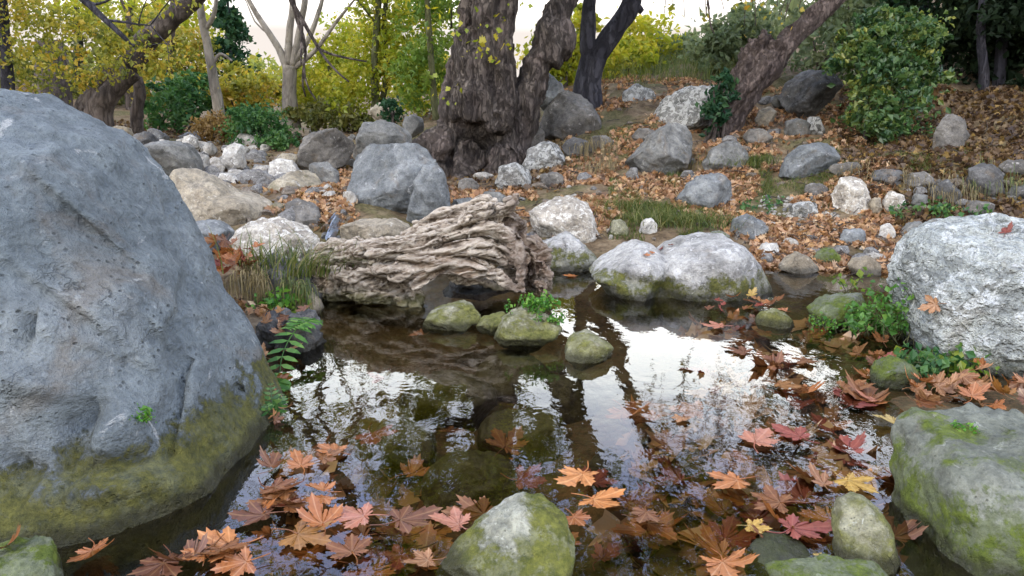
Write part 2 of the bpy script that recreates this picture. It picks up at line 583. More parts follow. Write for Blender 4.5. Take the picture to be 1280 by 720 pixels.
M['earth'] = bedmat()
M['water'] = watermat()
M['cascade'] = watermat('running_water', (.4, .42, .46), .003, 1.33, foam=.75, grough=.3)
M['bark_old'] = barkmat('old_plane_bark', (.035, .026, .024), (.1, .082, .07), (.215, .18, .15), 11., .3, 1., patch=(.15, .12, .105), dist=.06)
M['bark_lean'] = barkmat('brown_bark', (.045, .033, .029), (.115, .087, .075), (.21, .165, .142), 12., .35, .9, dist=.03)
M['bark_dark'] = barkmat('dark_bark', (.02, .019, .024), (.05, .048, .058), (.1, .095, .105), 7., .35, .9)
M['bark_pale'] = barkmat('pale_bark', (.14, .12, .1), (.27, .24, .2), (.42, .38, .33), 5., .4, .5, patch=(.35, .31, .25))
M['bark_mid'] = barkmat('grey_brown_bark', (.045, .036, .03), (.1, .08, .068), (.18, .15, .13), 7., .35, .8)
M['bark_green'] = barkmat('green_bark', (.05, .055, .025), (.11, .115, .055), (.19, .19, .1), 7., .35, .6)
M['lf_yellow'] = leafmat('yellow_green_leaves', [(0, (.17, .24, .02)), (.35, (.28, .33, .025)), (.7, (.42, .40, .035)), (1, (.5, .42, .05))], .5)
M['lf_green'] = leafmat('fresh_green_leaves', [(0, (.07, .15, .02)), (.5, (.14, .23, .03)), (1, (.26, .31, .045))], .45)
M['lf_dark'] = leafmat('deep_green_leaves', [(0, (.012, .04, .022)), (.5, (.022, .066, .03)), (1, (.055, .11, .04))], .3, .015)
M['lf_bush'] = leafmat('bush_green_leaves', [(0, (.02, .075, .025)), (.5, (.05, .14, .04)), (1, (.12, .22, .05))], .35)
M['lf_gold'] = leafmat('golden_leaves', [(0, (.08, .11, .018)), (.35, (.2, .22, .03)), (.65, (.36, .32, .04)), (.88, (.44, .3, .04)), (1, (.34, .16, .03))], .5)
M['lf_olive'] = leafmat('olive_leaves', [(0, (.06, .08, .02)), (.5, (.13, .14, .035)), (1, (.22, .2, .05))], .4)
M['lf_far'] = leafmat('far_wood_leaves', [(0, (.13, .17, .035)), (.4, (.24, .27, .05)), (.75, (.38, .36, .06)), (1, (.42, .3, .06))], .5)
M['lf_mist'] = leafmat('grey_green_leaves', [(0, (.10, .15, .085)), (.5, (.17, .22, .12)), (1, (.27, .3, .16))], .45)
M['lf_ivy'] = leafmat('ivy_leaves', [(0, (.02, .06, .022)), (.45, (.055, .12, .035)), (.75, (.14, .2, .045)), (1, (.3, .3, .06))], .35, .04)
M['lf_shade'] = leafmat('shade_coloured_leaves', [(0, (.008, .014, .008)), (.6, (.018, .032, .016)), (1, (.035, .05, .02))], .2, .008)  # shade of the upper right put into the leaf colour
M['lf_dry'] = leafmat('dry_mound_leaves', [(0, (.12, .07, .025)), (.5, (.23, .14, .045)), (1, (.32, .22, .08))], .35)
M['litter'] = leafmat('fallen_leaves', [(0, (.1, .055, .03)), (.2, (.21, .11, .055)), (.45, (.36, .195, .105)), (.7, (.46, .31, .19)), (.88, (.48, .25, .1)), (1, (.58, .45, .29))], .25, .03)
M['litter_dark'] = leafmat('shade_darkened_old_leaves', [(0, (.035, .02, .013)), (.4, (.085, .05, .026)), (.8, (.15, .09, .04)), (1, (.26, .17, .05))], .2, .03)  # old leaf browns, darkened further for the shade on the right slope
M['grass'] = leafmat('bank_grass', [(0, (.045, .075, .016)), (.5, (.1, .14, .03)), (.85, (.19, .2, .06)), (1, (.27, .23, .1))], .4)
M['drygrass'] = leafmat('dry_grass', [(0, (.09, .07, .03)), (.5, (.19, .15, .065)), (1, (.32, .26, .13))], .35)
M['fern'] = leafmat('fern_leaves', [(0, (.045, .13, .025)), (.5, (.085, .22, .04)), (1, (.17, .32, .065))], .4)
M['sprout'] = leafmat('sprout_leaves', [(0, (.04, .14, .02)), (.5, (.085, .25, .03)), (1, (.2, .36, .05))], .4)
V_ = (.62, .36, .2)
M['leaf_orange'] = leafmat('orange_leaf', [(0, (.3, .1, .028)), (.5, (.4, .15, .045)), (1, (.34, .13, .05))], .2, .06, .35, V_)
M['leaf_bright'] = leafmat('bright_orange_leaf', [(0, (.46, .17, .045)), (.5, (.52, .22, .075)), (1, (.44, .17, .06))], .2, .05, .35, (.8, .45, .2))
M['leaf_pink'] = leafmat('pinkish_leaf', [(0, (.34, .13, .075)), (.5, (.4, .165, .1)), (1, (.3, .1, .06))], .15, .08, .3, (.52, .3, .2))
M['leaf_brown'] = leafmat('brown_leaf', [(0, (.16, .06, .025)), (.35, (.22, .09, .03)), (.7, (.12, .05, .03)), (1, (.3, .14, .03))], .15, .05, .35, (.36, .2, .09))
M['leaf_yellow'] = leafmat('yellow_leaf', [(0, (.5, .3, .06)), (.5, (.52, .34, .09)), (1, (.44, .33, .12))], .25, .05, .35, (.7, .55, .2))
M['leaf_tan'] = leafmat('tan_leaf', [(0, (.3, .15, .07)), (.5, (.38, .2, .1)), (1, (.27, .125, .06))], .2, .04, .4, (.6, .4, .24))
M['leaf_red'] = leafmat('red_brown_leaf', [(0, (.2, .05, .035)), (.5, (.26, .07, .05)), (1, (.18, .05, .04))], .15, .05, .35, (.36, .15, .1))


def woodmat():
    m, N, L, out = newmat('driftwood')
    tc = N('ShaderNodeTexCoord')
    co = tc.outputs['Object']
    mp = N('ShaderNodeMapping')
    mp.inputs['Rotation'].default_value = (0, .45, 0)
    mp.inputs['Scale'].default_value = (.16, 1.2, 1.6)
    nd = N('ShaderNodeTexNoise', in_={'Scale': 5., 'Detail': 3})
    L(co, nd.inputs['Vector'])
    s_ = N('ShaderNodeVectorMath', operation='SCALE')
    s_.inputs[3].default_value = .22
    L(nd.outputs[1], s_.inputs[0])
    ad = N('ShaderNodeVectorMath', operation='ADD')
    L(co, ad.inputs[0])
    L(s_.outputs[0], ad.inputs[1])
    L(ad.outputs[0], mp.inputs[0])
    n1 = N('ShaderNodeTexNoise', in_={'Scale': 22., 'Detail': 8, 'Roughness': .66, 'Distortion': .6})
    L(mp.outputs[0], n1.inputs['Vector'])
    n2 = N('ShaderNodeTexNoise', in_={'Scale': 5., 'Detail': 6, 'Roughness': .62})
    L(co, n2.inputs['Vector'])
    r = ramp(N, [(.34, (.07, .05, .034)), (.44, (.24, .19, .14)), (.54, (.4, .335, .26)), (.68, (.6, .54, .45))])
    L(n1.outputs[0], r.inputs[0])
    col = mixc(N, L, maprange(N, L, n2.outputs[0], .52, .66, 0., .55), r.outputs[0], (.24, .15, .085))
    geo = N('ShaderNodeNewGeometry')
    # weathered white crests, dark brown in the grooves
    pt = geo.outputs['Pointiness']
    col = mixc(N, L, maprange(N, L, pt, .5, .57, 0., .55), col, (.66, .58, .48))
    col = mixc(N, L, maprange(N, L, pt, .42, .492, .9, 0.), col, (.06, .038, .022))
    sep = N('ShaderNodeSeparateXYZ')
    L(geo.outputs['Position'], sep.inputs[0])
    z = math_(N, L, 'ADD', sep.outputs[2], math_(N, L, 'MULTIPLY', math_(N, L, 'SUBTRACT', n2.outputs[0], .5), .3))
    col = mixc(N, L, maprange(N, L, z, .03, .1, .75, 0.), col, (.1, .1, .03))
    sx = N('ShaderNodeSeparateXYZ')
    L(co, sx.inputs[0])
    end = maprange(N, L, math_(N, L, 'ADD', sx.outputs[0], math_(N, L, 'MULTIPLY', math_(N, L, 'SUBTRACT', n2.outputs[0], .5), .25)), .42, .5)
    col = mixc(N, L, math_(N, L, 'MULTIPLY', end, .6), col, (.12, .08, .06))
    bp = N('ShaderNodeBump', in_={'Strength': 1., 'Distance': .03})
    L(n1.outputs[0], bp.inputs['Height'])
    bs = N('ShaderNodeBsdfPrincipled', in_={'Roughness': .88})
    bs.inputs['Specular IOR Level'].default_value = .2
    L(col, bs.inputs['Base Color'])
    L(bp.outputs[0], bs.inputs['Normal'])
    L(bs.outputs[0], out.inputs[0])
    return m


M['wood'] = woodmat()

# ------------------------------------------------------------------ terrain
G = []   # (x, y, z) controls
for px, py, Y in [(330, 330, 4.0), (250, 310, 4.4), (400, 272, 5.0), (300, 230, 7.), (300, 200, 9.), (280, 175, 12.5), (200, 160, 14), (100, 150, 12), (430, 165, 12),
                  (500, 150, 12), (440, 215, 8), (600, 216, 7.3), (660, 235, 6.5), (720, 215, 7.), (760, 262, 5.6), (840, 282, 5.2), (850, 205, 7.), (800, 130, 8.7),
                  (800, 105, 10), (900, 168, 7.6), (1000, 222, 6.3), (1000, 162, 8), (1010, 120, 9), (1100, 185, 7), (1200, 190, 6.5), (1150, 120, 8.5), (1250, 120, 8),
                  (1230, 60, 10), (1100, 268, 5.4), (1200, 262, 5.4), (1060, 312, 4.8), (1150, 312, 4.7), (520, 268, 5.4), (480, 290, 4.8), (700, 300, 5.0), (640, 275, 5.5),
                  (960, 300, 4.95), (900, 250, 5.9), (1110, 219, 5.75), (1200, 215, 5.75), (1290, 222, 5.7)]:
    G.append(at(px, py, Y))
for px, py in [(740, 325), (960, 332), (1040, 338), (1110, 345), (1150, 400), (1160, 470), (1150, 520), (600, 318), (500, 322), (420, 322), (385, 380), (365, 420), (1290, 480), (680, 322)]:
    G.append(on_z(px, py, .0))
for x, y, z in [(0, 2.2, -.26), (-.3, 1.6, -.24), (.4, 1.7, -.2), (0, 3, -.26), (.5, 3.2, -.24), (.8, 2.4, -.1), (0, 1, -.2), (0, .3, -.15), (1.2, 3.4, -.12), (-.9, 1.5, -.18),
                (-1.6, 1.6, -.1), (.95, 1.9, -.07), (1.1, 2.7, -.07), (.9, 1.3, -.12), (-.6, 2.7, -.2), (.2, 3.8, -.18), (1.6, 3.9, -.08), (-.4, 3.3, -.2), (.75, 2.9, -.13), (.7, 3.8, -.15),
                (-10, 25, 1.5), (0, 22, 1.4), (8, 20, 3.), (15, 15, 4.5), (-15, 20, 2.2), (-15, 10, 1.8), (-8, 6, 1.0), (-5, 3, .5), (6, 5, .5), (10, 8, 2.6), (12, 3, 1.8), (5, 1, .5),
                (-5, 0, .5), (0, 45, 1.6), (0, -4, .1), (-5, -5, .8), (5, -5, .8), (60, 60, 6), (-60, 60, 3), (-60, 0, 5), (60, 0, 9), (0, 70, 2.2), (0, -40, 4), (-20, 40, 1.8), (20, 40, 3.5), (2.2, 1.5, .05), (2.4, 3.2, .06), (-2.4, 2.2, .15), (-2.2, 3.4, .15)]:
    G.append(np.array([x, y, z]))
G = np.array(G)


def _tps(d2):
    return np.where(d2 > 1e-12, .5 * d2 * np.log(np.maximum(d2, 1e-12)), 0)


_n = len(G)
_K = _tps(((G[:, None, :2] - G[None, :, :2]) ** 2).sum(-1)) + np.eye(_n) * .02
_P = np.hstack([np.ones((_n, 1)), G[:, :2]])
_A = np.block([[_K, _P], [_P.T, np.zeros((3, 3))]])
_W = np.linalg.solve(_A, np.concatenate([G[:, 2], np.zeros(3)]))


def height(x, y, detail=True):
    x = np.atleast_1d(np.asarray(x, float))
    y = np.atleast_1d(np.asarray(y, float))
    out = np.empty(len(x))
    for s in range(0, len(x), 20000):
        xs, ys = x[s:s + 20000], y[s:s + 20000]
        d2 = (xs[:, None] - G[None, :, 0]) ** 2 + (ys[:, None] - G[None, :, 1]) ** 2
        out[s:s + 20000] = _tps(d2) @ _W[:_n] + _W[_n] + _W[_n + 1] * xs + _W[_n + 2] * ys
    out = np.clip(out, -.34, 20)
    if detail:
        P = np.stack([x, y, np.zeros_like(x)], 1)
        amp = np.where(out < .02, .025, np.clip(.02 + out * .07, .02, .09))
        out = out + amp * fbm(P * 1.7 + 3.1, 4, .55)
    return out


def h1(x, y):
    return float(height([x], [y])[0])


xs = np.concatenate([-np.geomspace(5.0, 80, 40)[::-1], np.linspace(-4.95, 5.95, 230), np.geomspace(6.0, 80, 38)])
ys = np.concatenate([-np.geomspace(1, 50, 16)[::-1], np.linspace(-.9, 10.9, 250), np.geomspace(11, 90, 50)])
GX, GY = np.meshgrid(xs, ys)
GZ = height(GX.ravel(), GY.ravel())
nx, ny = len(xs), len(ys)
ii = (np.arange(ny - 1)[:, None] * nx + np.arange(nx - 1)[None, :]).ravel()
gm = mesh_from('ground', np.stack([GX.ravel(), GY.ravel(), GZ], 1), np.zeros((0, 3), int), np.stack([ii, ii + 1, ii + nx + 1, ii + nx], 1))
gm.polygons.foreach_set('use_smooth', np.ones(len(gm.polygons), bool))
gm.materials.append(M['earth'])
tag(link('ground', gm), 'leafy soil of the stream bank and stream bed', 'ground', kind='structure')

_GB = BVHTree.FromPolygons([tuple(v) for v in np.stack([GX.ravel(), GY.ravel(), GZ], 1)], [tuple(f) for f in np.stack([ii, ii + 1, ii + nx + 1, ii + nx], 1)])


def hit(px, py, water=True):
    """where the sight line meets the ground (or the water)"""
    d = Vector(ray(px, py)).normalized()
    r = _GB.ray_cast(Vector((0, 0, CAMH)), d)
    p = np.array(r[0]) if r[0] is not None else at(px, py, 30)
    if water and p[2] < 0:
        p = on_z(px, py, 0)
    return p


# water
wx = np.linspace(-4.2, 4.2, 60)
wy = np.linspace(-1.5, 5.6, 60)
WX, WY = np.meshgrid(wx, wy)
wi = (np.arange(59)[:, None] * 60 + np.arange(59)[None, :]).ravel()
wm = mesh_from('water', np.stack([WX.ravel(), WY.ravel(), np.zeros(3600)], 1), np.zeros((0, 3), int), np.stack([wi, wi + 1, wi + 61, wi + 60], 1))
wm.materials.append(M['water'])
tag(link('water', wm), 'clear still water of the stream pool', 'water', kind='structure')

# ------------------------------------------------------------------ rocks
_ico = {}


def ico(n):
    if n not in _ico:
        bm = bmesh.new()
        bmesh.ops.create_icosphere(bm, subdivisions=n, radius=1)
        v = np.array([x.co[:] for x in bm.verts])
        t = np.array([[q.index for q in f.verts] for f in bm.faces])
        bm.free()
        _ico[n] = (v, t)
    return _ico[n]


ROCKS = {}     # key -> (verts, tris) in world space, for laying things on them


def rock_shape(v, half_w, T, half_h, prof, seed, facets, amp, freq, blocky, crack=.0):
    """unit sphere -> boulder; prof gives the outline radius at an angle in the x-z plane"""
    rs = np.random.default_rng(seed)
    th = np.arctan2(v[:, 2], v[:, 0])
    rho = np.sqrt(v[:, 0] ** 2 + v[:, 2] ** 2)
    Rr = prof(th)
    rp = rho ** blocky
    yy = np.sign(v[:, 1]) * np.abs(v[:, 1]) ** blocky
    P = np.stack([Rr * np.cos(th) * rp, T * yy, Rr * np.sin(th) * rp], 1)
    size = (half_w + half_h + T) / 3
    for i in range(facets * 2):
        n = rs.normal(size=3)
        if i % 2:                      # broad faces turned to front, back and up
            n[1] = -(abs(n[1]) + .5) if rs.random() < .7 else abs(n[1]) + .5
            n /= np.linalg.norm(n)
            lo, hi = .58, .86
        else:                          # knocks off corners, the outline nearly kept
            n /= np.linalg.norm(n)
            lo, hi = .8, .93
        s = P @ n
        hmax = s.max()
        h = hmax * rs.uniform(lo, hi)
        ex = np.maximum(0, s - h)
        P = P - n[None, :] * (ex * .95)[:, None]
    off = rs.uniform(-50, 50, 3)
    nrm = v * np.array([1 / max(half_w, .01), 1 / max(T, .01), 1 / max(half_h, .01)])
    nrm /= np.linalg.norm(nrm, axis=1)[:, None]
    q = P / size
    dsp = fbm(q * freq + off, 5, .5) * amp + fbm(q * freq * 4.5 + off, 4, .6) * amp * .26 + (ridged(q * freq * 2.6 + off * .7, 4, .55) - .7) * amp * .22
    if crack:
        dsp -= crack * np.maximum(0, ridged(q * freq * .8 + off * 1.3, 3) - .95)
    return P + nrm * (dsp * size)[:, None]


def rock(key, name, label, poly, mat, Y=None, T=None, sub=5, facets=6, amp=.085, freq=1.6, blocky=.7, k=None, embed=.4, group=None, seed=None, crack=.05, cat=None, dents=()):
    poly = np.array(poly, float)
    w_px = poly[:, 0].max() - poly[:, 0].min()
    h_px = poly[:, 1].max() - poly[:, 1].min()
    if k is None:
        dm = ray(poly[:, 0].mean(), poly[:, 1].mean())
        k = float(np.clip(-dm[2] / dm[1], .05, .6))
    if Y is None:
        b = poly[:, 1].max()
        pb = hit(poly[:, 0].mean(), b)
        est = w_px / F * pb[1]
        T = T or .36 * est
        Y = pb[1] + .75 * T - k * pb[2]
    P3 = np.array([at(x, y, Y, k) for x, y in poly])
    hw = (P3[:, 0].max() - P3[:, 0].min()) / 2
    T = T or .75 * hw
    c = np.array([(P3[:, 0].max() + P3[:, 0].min()) / 2, 0, (P3[:, 2].max() + P3[:, 2].min()) / 2])
    c[1] = Y + k * c[2]
    lx, lz = P3[:, 0] - c[0], P3[:, 2] - c[2]
    hh = (lz.max() - lz.min()) / 2
    # outline as a radius per angle (ray against each polygon edge), lower half lengthened into the ground
    angs = np.linspace(-np.pi, np.pi, 361)
    rad = np.zeros(361)
    A = np.stack([lx, lz], 1)
    B = np.roll(A, -1, 0)
    for i, a in enumerate(angs):
        d = np.array([math.cos(a), math.sin(a)])
        e = B - A
        den = d[0] * e[:, 1] - d[1] * e[:, 0]
        den = np.where(abs(den) < 1e-9, 1e-9, den)
        t = (A[:, 0] * e[:, 1] - A[:, 1] * e[:, 0]) / den
        u = (A[:, 0] * d[1] - A[:, 1] * d[0]) / den
        ok = (u >= -1e-6) & (u <= 1 + 1e-6) & (t > 0)
        rad[i] = t[ok].max() if ok.any() else 0
    rad = np.where(rad <= 0, rad.mean(), rad)
    kk = np.array([1, 2, 3, 2, 1]) / 9.
    ext = np.concatenate([rad[-3:-1], rad, rad[1:3]])
    rad = np.convolve(ext, kk, 'valid')

    def prof(th):
        r = np.interp(th, angs, rad)
        return r * (1 + embed * np.clip(-np.sin(th), 0, 1) ** 1.5)
    seed = seed if seed is not None else sum(ord(ch) * (i + 1) for i, ch in enumerate(key)) % 9973
    v, t = ico(sub)
    P = rock_shape(v, hw, T, hh, prof, seed, facets, amp, freq, blocky, crack)
    P[:, 1] += k * P[:, 2]
    if len(dents):                     # hand-carved hollows and bulges on the near face
        Wp = P + c - np.array([0, 0, CAMH])
        zc = Wp[:, 1] * cp - Wp[:, 2] * sp
        qx = 640 + F * Wp[:, 0] / np.maximum(zc, .05)
        qy = 360 - F * (Wp[:, 1] * sp + Wp[:, 2] * cp) / np.maximum(zc, .05)
        front = smooth(v[:, 1] * 1., .3, -.15)
        for (dx, dy, rx, ry, rot, dep) in dents:
            ca, sa = math.cos(rot), math.sin(rot)
            ex, ey = qx - dx, qy - dy
            a_, b_ = (ex * ca + ey * sa) / rx, (-ex * sa + ey * ca) / ry
            fgs = np.exp(-(a_ * a_ + b_ * b_)) * front
            P[:, 1] += fgs * dep
            P[:, 2] -= fgs * dep * .25
    m = mesh_from(name, P, t, np.zeros((0, 4), int))
    m.polygons.foreach_set('use_smooth', np.ones(len(t), bool))
    m.materials.append(M[mat])
    o = link(name, m, loc=c)
    tag(o, label, cat or name, group)
    ROCKS[key] = (P + c, t)
    return o


_bvh = {}


def cast(px, py, keys):
    d = Vector(ray(px, py)).normalized()
    best = hit(px, py)
    bn = Vector((0, 0, 1))
    bd = np.linalg.norm(best - np.array([0, 0, CAMH]))
    for kx in keys:
        if kx not in _bvh:
            v, t = ROCKS[kx]
            _bvh[kx] = BVHTree.FromPolygons([tuple(q) for q in v], [tuple(int(z) for z in f) for f in t])
        r = _bvh[kx].ray_cast(Vector((0, 0, CAMH)), d)
        if r[0] is not None and r[3] < bd:
            best, bn, bd = np.array(r[0]), r[1], r[3]
    return best, bn


def fuse_rocks(key, keys, name, label, mat, voxel):
    """lobes grown together into one boulder"""
    mb = MB()
    for k_ in keys:
        v_, t_ = ROCKS.pop(k_)
        mb.add(v_, t_)
    for o_ in [o_ for o_ in COL.objects if o_.get('label') is None and o_.name.startswith('boulder')]:
        bpy.data.objects.remove(o_)
    m0 = mb.mesh(name, M[mat])
    o_ = bpy.data.objects.new(name, m0)
    COL.objects.link(o_)
    md = o_.modifiers.new('fuse', 'REMESH')
    md.mode = 'VOXEL'
    md.voxel_size = voxel
    m = bpy.data.meshes.new_from_object(o_.evaluated_get(bpy.context.evaluated_depsgraph_get()))
    bpy.data.objects.remove(o_)
    n = len(m.vertices)
    co = np.empty(n * 3, np.float32)
    m.vertices.foreach_get('co', co)
    co = co.reshape(-1, 3).astype(float)
    m.calc_loop_triangles()
    tr = np.empty(len(m.loop_triangles) * 3, np.int32)
    m.loop_triangles.foreach_get('vertices', tr)
    ROCKS[key] = (co, tr.reshape(-1, 3))
    c = (co.max(0) + co.min(0)) / 2
    m.vertices.foreach_set('co', (co - c).astype(np.float32).ravel())
    m.polygons.foreach_set('use_smooth', np.ones(len(m.polygons), bool))
    m.update()
    m.materials.clear()
    m.materials.append(M[mat])
    tag(link(name, m, loc=c), label, name)


# --- the big ones
rock('L', 'boulder', 'huge slate grey boulder with a mossy green base filling the left side', [(-420, 330), (-300, 190), (-160, 120), (0, 116), (50, 140), (90, 156), (125, 182), (154, 220), (184, 274), (222, 328), (250, 388), (268, 440), (268, 495), (272, 552), (273, 610), (264, 662), (238, 704), (150, 712), (60, 720), (-60, 720), (-250, 690), (-400, 520)],
     'blue', Y=2.02, T=.6, sub=7, facets=2, amp=.038, freq=1.7, blocky=.6, k=.42, embed=.9, crack=.05, seed=1234,
     dents=[(288, 492, 15, 8, .6, .14), (262, 478, 26, 34, .3, -.06), (212, 520, 10, 60, .25, .075), (150, 535, 55, 24, -.5, -.06), (95, 540, 24, 55, .3, .075), (50, 480, 50, 18, .2, -.045), (240, 448, 44, 9, -.6, .05),
            (170, 604, 130, 14, -.14, -.05), (120, 585, 150, 11, -.1, .05), (10, 600, 26, 36, 0, .07), (150, 330, 130, 14, .8, .045), (90, 250, 120, 12, .7, -.04), (200, 400, 80, 11, .9, -.04), (60, 380, 100, 12, .6, .045),
            (30, 410, 8, 30, .2, .06), (170, 250, 60, 8, .9, .03), (260, 400, 40, 6, .95, .03), (130, 450, 60, 7, .3, .03), (300, 560, 10, 60, .1, .04), (240, 640, 80, 10, -.3, .04)])
rock('N1', 'boulder', '', [(735, 342), (752, 325), (775, 310), (800, 302), (818, 307), (832, 322), (840, 345), (842, 372), (820, 382), (790, 372), (760, 358)],
     'pale', Y=3.9, T=.27, sub=6, facets=3, amp=.06, embed=.5, blocky=.74, seed=77, dents=[(790, 350, 40, 7, .3, .04)])
rock('N2', 'boulder', '', [(806, 352), (812, 326), (832, 308), (855, 299), (882, 296), (907, 298), (930, 309), (946, 328), (955, 350), (957, 372), (930, 388), (890, 391), (850, 390), (815, 378)],
     'pale', Y=3.93, T=.36, sub=6, facets=3, amp=.06, embed=.5, blocky=.74, seed=78, dents=[(838, 366, 10, 34, -.7, .08), (890, 330, 40, 30, 0, -.05)])
fuse_rocks('N', ['N1', 'N2'], 'boulder', 'broad pale two-lobed boulder with mossy waterline in the middle of the pool', 'pale', .0085)
rock('O', 'boulder', 'round white pitted boulder with green plants at its foot by the right bank', [(1120, 372), (1124, 340), (1139, 311), (1163, 287), (1198, 270), (1240, 266), (1300, 276), (1360, 300), (1400, 380), (1390, 450), (1330, 490), (1250, 488), (1195, 465), (1150, 440), (1125, 410)],
     'rough', Y=2.86, T=.38, sub=7, facets=3, amp=.06, blocky=.84, embed=.25, crack=.1, dents=[(1258, 292, 14, 14, 0, .06), (1195, 330, 8, 26, -.5, .04), (1150, 400, 16, 10, 0, .03)])
rock('P', 'boulder', 'large green grey boulder with mossy lower side at the bottom right corner', [(1146, 590), (1152, 556), (1174, 534), (1206, 538), (1245, 532), (1290, 526), (1370, 540), (1430, 600), (1430, 740), (1330, 775), (1220, 770), (1168, 730), (1148, 660)],
     'mossgray', Y=1.55, T=.28, sub=6, facets=4, amp=.07, k=.55, embed=1., blocky=.66, dents=[(1225, 524, 12, 40, .3, .03), (1170, 580, 10, 50, -.2, .03)])
rock('T', 'boulder', 'wedge-shaped rock half covered in moss at the bottom edge of the pool', [(540, 735), (560, 697), (590, 668), (630, 640), (658, 627), (682, 633), (706, 652), (722, 682), (722, 712), (690, 745), (620, 760), (560, 755)],
     'wedge', Y=1.38, T=.12, sub=6, facets=3, amp=.05, k=.6, embed=.3, blocky=.85, dents=[(610, 690, 60, 40, -.7, .02)])
# --- in and round the pool
rock('q1', 'stone', 'low mossy yellow-green stone in the water just below the driftwood', [(522, 403), (531, 392), (555, 383), (580, 378), (600, 386), (604, 398), (580, 408), (540, 409)], 'moss', Y=3.2, T=.1, sub=5)
rock('q2', 'stone', 'mossy stone in the pool with a bright green fern growing on its top', [(612, 418), (628, 398), (652, 387), (680, 392), (700, 405), (703, 424), (665, 431), (630, 428)], 'moss', Y=2.98, T=.12, sub=5, facets=6)
rock('q2b', 'stone', 'small flat mossy stone touching the left side of the fern-topped stone', [(590, 406), (605, 397), (630, 391), (640, 402), (630, 413), (603, 413)], 'moss', Y=3.12, T=.08, sub=4)
rock('q3', 'stone', 'pale topped mossy stone in the pool right of the fern-topped stone', [(706, 440), (714, 420), (735, 417), (755, 427), (769, 437), (762, 450), (735, 457), (712, 452)], 'moss', Y=2.76, T=.1, sub=5)
rock('q12', 'stone', 'flat brown stone half seen through the arch under the driftwood', [(548, 366), (562, 351), (596, 347), (634, 352), (646, 364), (600, 372)], 'dark', Y=3.98, T=.1, sub=5, facets=6, amp=.12)
rock('q4', 'rock', 'pale triangular rock at the waterline between the driftwood and the two-lobed boulder', [(664, 312), (690, 298), (710, 291), (727, 304), (748, 324), (745, 334), (700, 338), (668, 332)], 'pale', Y=4.45, T=.17, sub=5, facets=5)
rock('q5', 'stone', 'round olive stone in the shallows right of the two-lobed boulder', [(946, 403), (955, 391), (970, 387), (986, 395), (995, 407), (985, 415), (955, 414)], 'moss', Y=3.2, T=.08, sub=4)
rock('q6', 'rock', 'flat pale grey rock in the shallows with green sprigs at its right end', [(1013, 388), (1030, 376), (1060, 370), (1094, 373), (1100, 388), (1080, 401), (1050, 406), (1022, 402)], 'mossgray', Y=3.28, T=.14, sub=5, facets=5)
rock('q7', 'stone', 'egg-shaped green grey stone beside the leaves below the white pitted boulder', [(1093, 472), (1101, 456), (1120, 447), (1140, 455), (1152, 475), (1150, 490), (1120, 494), (1098, 487)], 'mossgray', Y=2.48, T=.08, sub=5, facets=2)
rock('q8', 'stone', 'upright bright mossy stone in the water left of the corner boulder', [(1044, 655), (1052, 630), (1072, 620), (1095, 632), (1112, 660), (1117, 700), (1095, 725), (1055, 725)], 'moss', Y=1.43, T=.06, sub=5, facets=2)
rock('q9', 'stone', 'flat greenish stone barely above water with a yellow leaf on its end', [(925, 700), (945, 686), (985, 682), (1015, 690), (1020, 706), (980, 720), (935, 718)], 'mossgray', Y=1.46, T=.09, sub=4, facets=2)
rock('q10', 'stone', 'pale rounded stone cut off by the bottom edge right of centre', [(955, 722), (990, 710), (1050, 707), (1100, 714), (1135, 735), (1100, 765), (1000, 765)], 'mossgray', Y=1.27, T=.08, sub=5)
rock('q11', 'stone', 'dark green stone in the bottom left corner carrying a curled brown leaf', [(-60, 705), (0, 690), (30, 688), (60, 695), (88, 712), (100, 735), (60, 765), (-40, 770)], 'mossgray', Y=1.29, T=.1, sub=5)
# --- left rocks, upstream
rock('l1', 'boulder', 'tan slab-sided boulder sloping down beside the huge slate boulder', [(205, 262), (211, 226), (221, 212), (240, 211), (262, 224), (290, 242), (312, 245), (335, 256), (334, 278), (310, 292), (270, 292), (225, 288), (207, 276)], 'tan', Y=5.0, T=.34, sub=6, facets=9, amp=.06)
rock('l2', 'rock', 'rough cream white rock at the upper left end of the driftwood', [(293, 298), (305, 283), (325, 274), (350, 273), (375, 280), (397, 292), (408, 306), (404, 324), (340, 330), (300, 318)], 'cream', Y=4.15, T=.2, sub=6, facets=5, amp=.09)
rock('l3', 'rock', 'flat blue grey rock against the huge slate boulder above the leaf heap', [(228, 283), (250, 276), (272, 277), (289, 291), (287, 306), (250, 318), (232, 305)], 'bluegray', Y=4.3, T=.16, sub=5)
rock('l4', 'boulder', 'rounded tan boulder with olive moss on its left flank by the small cascade', [(322, 246), (335, 228), (362, 216), (380, 211), (395, 221), (403, 237), (392, 252), (378, 259), (350, 256), (330, 255)], 'tanmoss', Y=6., T=.24, sub=5, facets=6)
rock('l5', 'rock', 'purplish dark rock left of the small cascade', [(352, 266), (363, 250), (384, 251), (400, 266), (406, 284), (388, 294), (358, 284)], 'brown', Y=5.0, T=.15, sub=5, facets=6)
rock('l6', 'rock', 'round white and grey rock behind the mossy tan boulder', [(333, 216), (338, 203), (350, 198), (365, 201), (373, 212), (364, 223), (342, 227)], 'white', sub=5, facets=4)
rock('l7', 'rock', 'grey rock with a green side left of the blue grey boulder', [(387, 205), (399, 201), (412, 205), (425, 217), (422, 232), (402, 233), (390, 222)], 'gray', sub=5, facets=6)
rock('l8', 'boulder', 'brown grey boulder standing left behind the blue grey boulder', [(374, 192), (382, 171), (400, 163), (425, 160), (438, 168), (441, 188), (427, 202), (395, 206), (378, 203)], 'brown', Y=8.1, T=.28, sub=5, facets=6)
